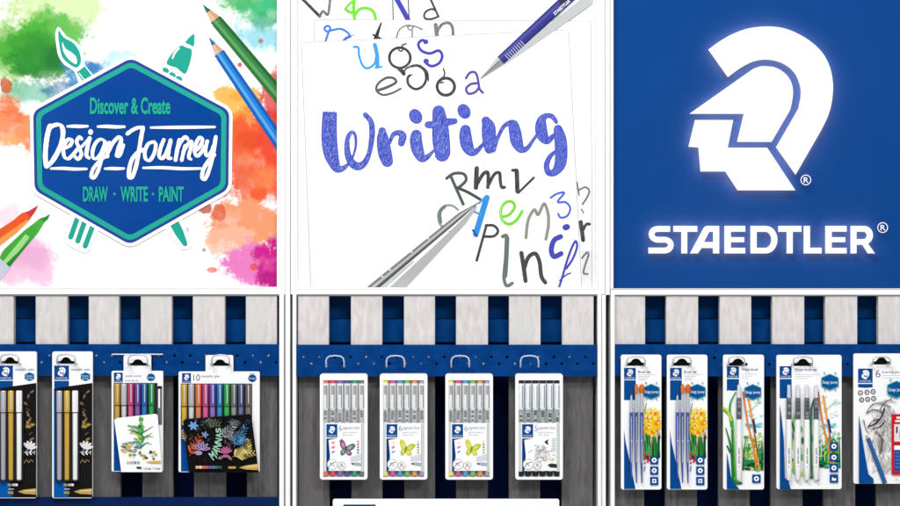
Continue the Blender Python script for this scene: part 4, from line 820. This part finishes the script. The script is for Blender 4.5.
def brushpack(label):
    T, c = bpack(label, 621, 661.4, 354.8, 489.6, 636, 'brush pack', 'brush packs with daffodils')
    q = T.part(.0001); mini_logo(q, 624, 368, 635.8, 379.4); q.quad(624, 380.2, 635.8, 400.2, BLUE)
    q.text('Brush set', 638.2, 650.6, 373.2, 2.8, (60,75,120), .01); q.quad(638.2, 374.6, 657, 374.9, (190,195,210))
    for j in range(3): q.quad(638.2, 376+j*1.8, 650-j*2, 376.5+j*1.8, (188,192,205))
    q.flat([(624,430),(625.6,442),(629,458),(632,472),(635.6,489.2),(624,489.2)], BLUE)
    grass(q, 644, 660, 457, 30, 46, [(40,140,60), (20,90,40), (70,170,80), (10,60,40)])
    q.stroke([(646,424),(645,412),(646.4,403)], (1.8, .6), (110,160,60))
    for cx, cy, r_, cc in ((648,418,6.4,(255,225,40)), (656.4,424,6,(255,200,15)), (647.4,428.6,6,(255,212,30)), (655,414,5.6,(255,238,110)), (652,432,5,(250,205,30)), (650,411,3.6,(255,240,140))):
        for i in range(6): a = i*pi/3+cx; q.ell(min(cx+cos(a)*r_*.6, 658.4), cy+sin(a)*r_*.6, r_*.55, r_*.36, cc, 10, a)
        q.ell(cx, cy, r_*.36, r_*.36, (245,150,20), 10, j=.3)
    for i in range(60):
        q.ell(R.uniform(644, 660), R.uniform(410, 437), R.uniform(.5, 1.5), R.uniform(.4, 1), R.choice([(255,245,170), (245,170,20), (255,215,50), (225,130,20), (255,250,220), (250,190,30)]), 6, R.uniform(-1, 1), j=.6)
    for i in range(16): q.ell(R.uniform(644, 650), R.uniform(452, 463), 1.1, .9, R.choice([(200,20,50), (150,10,40), (225,60,80)]), 8)
    q.ell(659, 437, 1.4, 2.2, (110,20,30), 8); q.stroke([(645,466),(644,471)], .8, (90,80,110)); q.stroke([(653,437),(651,450)], .8, (170,120,60))
    icons(q, 650, (456, 466.4, 476.8)); hexbadge(q, 651.2, 391.6, 8.2)
    q.build('printed_picture', c)
    for cx, yt, yb, br, k in ((631, 390, 478, .7, 0), (636, 384.6, 482.6, 1.7, 1), (641.4, 384.4, 483, 2.5, 2)):
        h = T.part(); dd = .0058
        h.tube([(cx, 411, dd, 1.75), (cx-.2, 432, dd, 1.7), (cx-.4, 460, dd, 1.2), (cx+.2, yb, dd, .6)], mat((58, 88, 172), .3, .5), 8); o = h.build('brush')
        f = T.part(); f.tube([(cx, 393+2*(k == 0), dd, max(br*.7, .8)), (cx, 404, dd, 1.6), (cx, 412, dd, 1.85)], mat((215, 218, 228), .3, .5, .3), 8); f.build('ferrule', o)
        f = T.part()
        if k == 0: f.tube([(cx, 396, dd, .8), (cx, 390, dd, .15)], mat((90, 80, 90)), 8)
        elif k == 1: f.tube([(cx, 394, dd, 1.3), (cx, 390, dd, 1.8), (cx, 386, dd, 1.7), (cx+.5, 384, dd, .9)], mat((236, 128, 50), .6), 8)
        else: f.tube([(cx, 394, dd, 1.5), (cx, 390, dd, 2.6), (cx, 387, dd, 2.7), (cx, 385, dd, 2.0), (cx, 384, dd, .8)], mat((226, 112, 34), .6), 8)
        f.build('bristles', o)
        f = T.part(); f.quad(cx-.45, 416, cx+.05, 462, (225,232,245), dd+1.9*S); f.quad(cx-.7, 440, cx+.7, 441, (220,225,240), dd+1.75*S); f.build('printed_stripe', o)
    return T
Tb = brushpack('brush pack with daffodil picture, leftmost pack of the right rack')
copy_thing(Tb, 46, 'brush pack with daffodil picture, second from the left on the right rack')
hook('metal hook through the leftmost daffodil brush pack', 636, 356.4, 18, 8.8, .024)
hook('metal hook through the second daffodil brush pack', 682, 356.4, 18, 8.8, .024)
def riverscene(q, x0, x1, px, yb):
    """orange brushes over a teal blot and grass"""
    for i in range(20):
        a = R.uniform(-.5, .5)+R.choice([0, pi]); L = R.uniform(4, 9); cx, cy = px+3, 426
        xx = min(max(cx+cos(a)*L*1.1, x0), x1-.8)
        q.stroke([(cx, cy), ((cx+xx)/2, cy+sin(a)*L*.5), (xx, cy+sin(a)*L)], (2.4, .5), R.choice([(120,215,215), (80,190,205), (170,230,225), (50,150,190)]), n=3)
    for i in range(14):
        q.ell(R.uniform(x0+2, x1-2), R.uniform(396, 420), R.uniform(1.5, 3), R.uniform(.5, 1.2), R.choice([(200,240,225), (225,245,225), (190,235,235)]), 8, R.uniform(-.6, .6), j=.4)
    grass(q, x0, x1-.6, yb, 30, 80, GREENS+[(190,225,110), (220,240,150)])
    for i in range(40): q.ell(R.uniform(x0+1, x1-2), yb-R.uniform(4, 34), R.uniform(.8, 2.4), R.uniform(.6, 1.6), R.choice([(225,240,150), (170,220,110), (245,245,190), (110,200,150), (200,235,215), (60,160,80)]), 7, R.uniform(-1, 1), j=.6)
    for i in range(14): q.ell(R.uniform(x0+1, x1-3), yb-R.uniform(-2, 8), R.uniform(2, 3.4), R.uniform(1, 2.2), R.choice([(10,100,60), (30,140,90), (60,180,150), (10,70,50)]), 8, j=.4)
    q.stroke([(px-8,392),(px-4,420),(px+2,446),(px+5,467)], (1.6, 1.8), (240,135,40)); q.stroke([(px-3,396),(px+1,420),(px+5,446),(px+8,470)], (2, 1.4), (250,165,60)); q.stroke([(px-8,392),(px-7,400)], 1.6, (225,90,60)); q.stroke([(px+2,420),(px+4,432)], 2.4, (20,70,120)); q.stroke([(px+3.4,434),(px+7,458)], 1, (110,60,30)); q.stroke([(px-2,412),(px+4,406),(px+9,402)], .6, (90,190,90))
def waterbrush(T, cx, y0, yt=384.6, light=False):
    o = T.part(); o.tube([(cx, 419, .0062, 2.6), (cx, 430, .0062, 3.0), (cx, 466, .0062, 3.0), (cx, 478.6, .0062, 2.6), (cx, 480, .0062, 1.6)], WPN, 10); o = o.build('water_brush')
    k = T.part(); k.tube([(cx, 397, .0062, 1.9), (cx, 399, .0062, 2.5), (cx, 419, .0062, 2.7)], mat((104, 106, 116), .4, .4), 10); k.base = .0062+2.75*S
    for j in range(5): k.quad(cx-1.4+R.uniform(-.3, .3), 401+j*3.6, cx+1.3, 403+j*3.6, R.choice([(70,72,84), (150,152,160), (90,92,100)]))
    k.build('grip', o)
    k = T.part(); k.tube([(cx, yt, .0062, 1.7), (cx, 397.4, .0062, 2.0)], mat((236, 236, 242) if not light else (205, 222, 238), .3, .5), 10); k.build('cap', o)
    k = T.part(.0062+3.05*S); k.text('water brush', cx-.9, cx+15, 447, 1.5, (70,74,90), .02, ang=pi/2); k.ell(cx-.4, 466, .4, .8, (200,90,90), 8); k.build('printed_word', o)
T, c = bpack('slim pack holding one white water brush beside a grass picture', 723.2, 764, 354.8, 489.6, 738, 'water brush pack')
q = T.part(.0001); mini_logo(q, 726.8, 366.2, 739, 378); q.flat([(726.8,379),(739,379),(739,390),(733,391),(729,390.4),(726.8,391)], BLUE)
q.text('Water brush', 741.6, 758, 370.8, 2.8, (60,75,120), .01); q.quad(741.6, 374, 757, 374.4, (195,198,210)); q.quad(741.6, 376, 752, 376.4, (195,198,210)); q.quad(741.6, 378, 749, 378.4, (195,198,210))
riverscene(q, 743, 763.4, 751, 468)
q.flat([(726.6,452),(728.4,462),(730.6,476),(733,482),(739.4,489.2),(726.6,489.2)], BLUE)
q.stroke([(723.6,409),(729,414),(732,422),(732.6,440),(734,470),(736,482)], (3.2, 3), (90,185,60)); q.stroke([(735.6,392),(730.6,402),(729.6,412),(731.4,426)], (1.2, 2.6), (60,165,80)); q.stroke([(725.6,428),(729,440),(731.4,452),(733,476)], (1, 3.2), (25,125,60)); q.stroke([(724,408),(728,412),(731,420)], (2.2, 2), (200,225,60)); q.stroke([(727,446),(730,452)], 1.6, (20,100,50)); q.stroke([(731.6,478),(736,483),(741,483)], 2.4, (20,120,70)); q.stroke([(732,430),(733,460)], .9, (10,90,40))
icons(q, 752, (474.4,), 8.4); hexbadge(q, 752.6, 392, 8.4); q.build('printed_picture', c); waterbrush(T, 738.4, 385)
hook('metal hook through the slim single water brush pack', 736.6, 356.4, 16, 8.8, .024)
T, c = bpack('wide pack holding four white water brushes side by side', 776.6, 841.6, 355, 489.2, 803, 'water brush pack')
q = T.part(.0001); mini_logo(q, 779.6, 366.2, 791.6, 378); q.quad(779.6, 379, 791.6, 398.4, BLUE)
q.text('Water brush set', 794.8, 816.6, 371, 2.8, (60,75,120), .01); q.quad(794.8, 374.4, 820, 374.8, (195,198,210)); q.quad(794.8, 376.4, 813, 376.8, (195,198,210)); q.quad(794.8, 378.4, 808, 378.8, (195,198,210))
riverscene(q, 816.6, 841, 826, 466)
q.flat([(779.6,404),(781.6,420),(783.6,440),(784.6,478),(788,480),(790.6,489),(779.6,489)], BLUE)
for x in (792.6, 801.6, 810.6):
    for i in range(9): q.ell(x+R.uniform(-1, 1), R.uniform(410, 474), R.uniform(.7, 1.6), R.uniform(2, 5), R.choice([(190,225,80), (60,170,80), (130,210,110), (20,120,60)]), 8, R.uniform(-.2, .2), j=.4)
q.stroke([(811,408),(810.6,440),(811.4,478)], 1.8, (30,130,80)); q.stroke([(806,480),(812,477),(818,480)], 1.6, (20,120,70)); q.stroke([(813.4,400),(811,408)], 1.6, (30,120,80))
icons(q, 829.4, (442, 453, 463.6, 474.2), 8.4); hexbadge(q, 829.6, 382, 8.6); q.build('printed_picture', c)
for i, cx in enumerate((788.2, 797.2, 806.2, 815.4)): waterbrush(T, cx, 385, 384.6, i == 0)
hook('metal hook through the wide pack of four water brushes', 803, 356.6, 19, 8.4, .024)
T, c = bpack('pencil pack with grey drawing and red corner box, cut by the right edge', 853.6, 921, 353.6, 483.8, 881.6, 'pencil pack')
q = T.part(.0001); mini_logo(q, 858, 368.6, 872.6, 383); q.flat([(858,384),(872.6,384),(872.6,387.4),(866,388),(858,387.4)], BLUE); q.text('6', 875.6, 880.4, 377.4, 7.8, (60,70,95), -.012); q.text('drawing pencils', 881.8, 905, 373.2, 2.6, (80,90,120), 0); q.quad(881.8, 375.4, 912, 375.8, (190,194,205)); q.quad(881.8, 377.6, 900, 378, (200,203,210))
for x, y, h in ((860.4,393,'H'), (867,392.4,'F'), (873,391.8,'HB'), (861.6,400,'B'), (867.6,399.4,'2B'), (873.6,398.6,'3B')):
    q.ring(x, y, 2.1, 2.2, 1, (84,82,84)); q.text(h, x-1, x+1, y+.9, 1.8, (70,70,74), .01)
for i in range(260):
    t = R.random(); cx = 875+t*18+R.uniform(-6, 6); cy = 412+R.random()*62; g = R.choice([(215,212,208), (195,192,190), (230,228,226), (170,166,164), (205,200,196)])
    a = R.uniform(-2.2, -.9); L = R.uniform(3, 8); q.stroke([(cx, cy), (cx+cos(a)*L*.5+1, cy+sin(a)*L*.5), (cx+cos(a)*L, cy+sin(a)*L)], (.9, .3), g, n=3)
for pts, wd, g in (([(866,412),(872,404),(881,403),(890,407)], 1.4, (120,118,118)), ([(866,413),(874,410),(882,412),(880,418),(872,421),(867,428)], 1.6, (90,86,86)), ([(868,426),(874,424),(881,416),(884,408)], 2.2, (60,56,56)), ([(872,428),(880,426),(884,420)], 2.4, (80,74,72)), ([(880,409),(884,402),(890,399)], 2, (110,108,108)), ([(876,432),(882,440),(880,452)], 2.2, (120,100,84)), ([(863,420),(866,430),(869,433)], 1.2, (150,130,115)), ([(883,430),(880,440),(879,456)], 1.6, (150,146,144)), ([(874,424),(878,420)], 2, (40,38,40)), ([(878,404),(886,400),(896,402)], 1, (150,150,150)), ([(866,446),(868,456),(866,466)], .6, (180,140,120)), ([(870,446),(872,460)], .6, (200,160,140))):
    for e_ in range(3): q.stroke([(x+R.uniform(-.9, .9), y+R.uniform(-.9, .9)) for x, y in pts], wd*R.uniform(.25, .5), g)
q.flat([(858.4,414),(860,426),(863,446),(866,464),(868,474),(873,478.6),(873,483.4),(858.4,483.4)], BLUE)
hexbadge(q, 896, 389.4, 9.2)
q.quad(891, 414, 918, 474.6, (212,30,38)); q.quad(896, 416.6, 916, 418.6, WHITE); q.quad(894.6, 420, 916, 421.8, WHITE); q.quad(893.6, 424, 916, 441.4, (236,236,238)); q.quad(895.5, 426.4, 897, 433, (30,30,36)); q.quad(893.6, 445.4, 916, 449.6, WHITE); q.quad(893.6, 449.6, 916, 471, (40,80,165)); q.text('12', 899, 912, 438, 8, (90,92,98)); q.text('6 pencils', 895, 916, 480, 2, (170,172,176), 0)
for j in range(5): q.quad(895, 452+j*3.6, 912, 453+j*3.6, (96,130,200))
q.build('printed_picture', c)
q = T.part()
q.tube([(865.4,434.6,.004,.4),(867.4,438,.004,1.8)], mat((214,176,130)), 6); q.tube([(867.4,438,.004,2.1),(884.4,482.8,.004,2.3)], mat((28,100,170), .35, .4), 6); q.quad(0, 0, .01, .01, WHITE, 0) if 0 else None
pb = q.build('pencil')
hook('metal hook through the pencil pack at the right edge', 881.6, 356.6, 17, 8, .024)
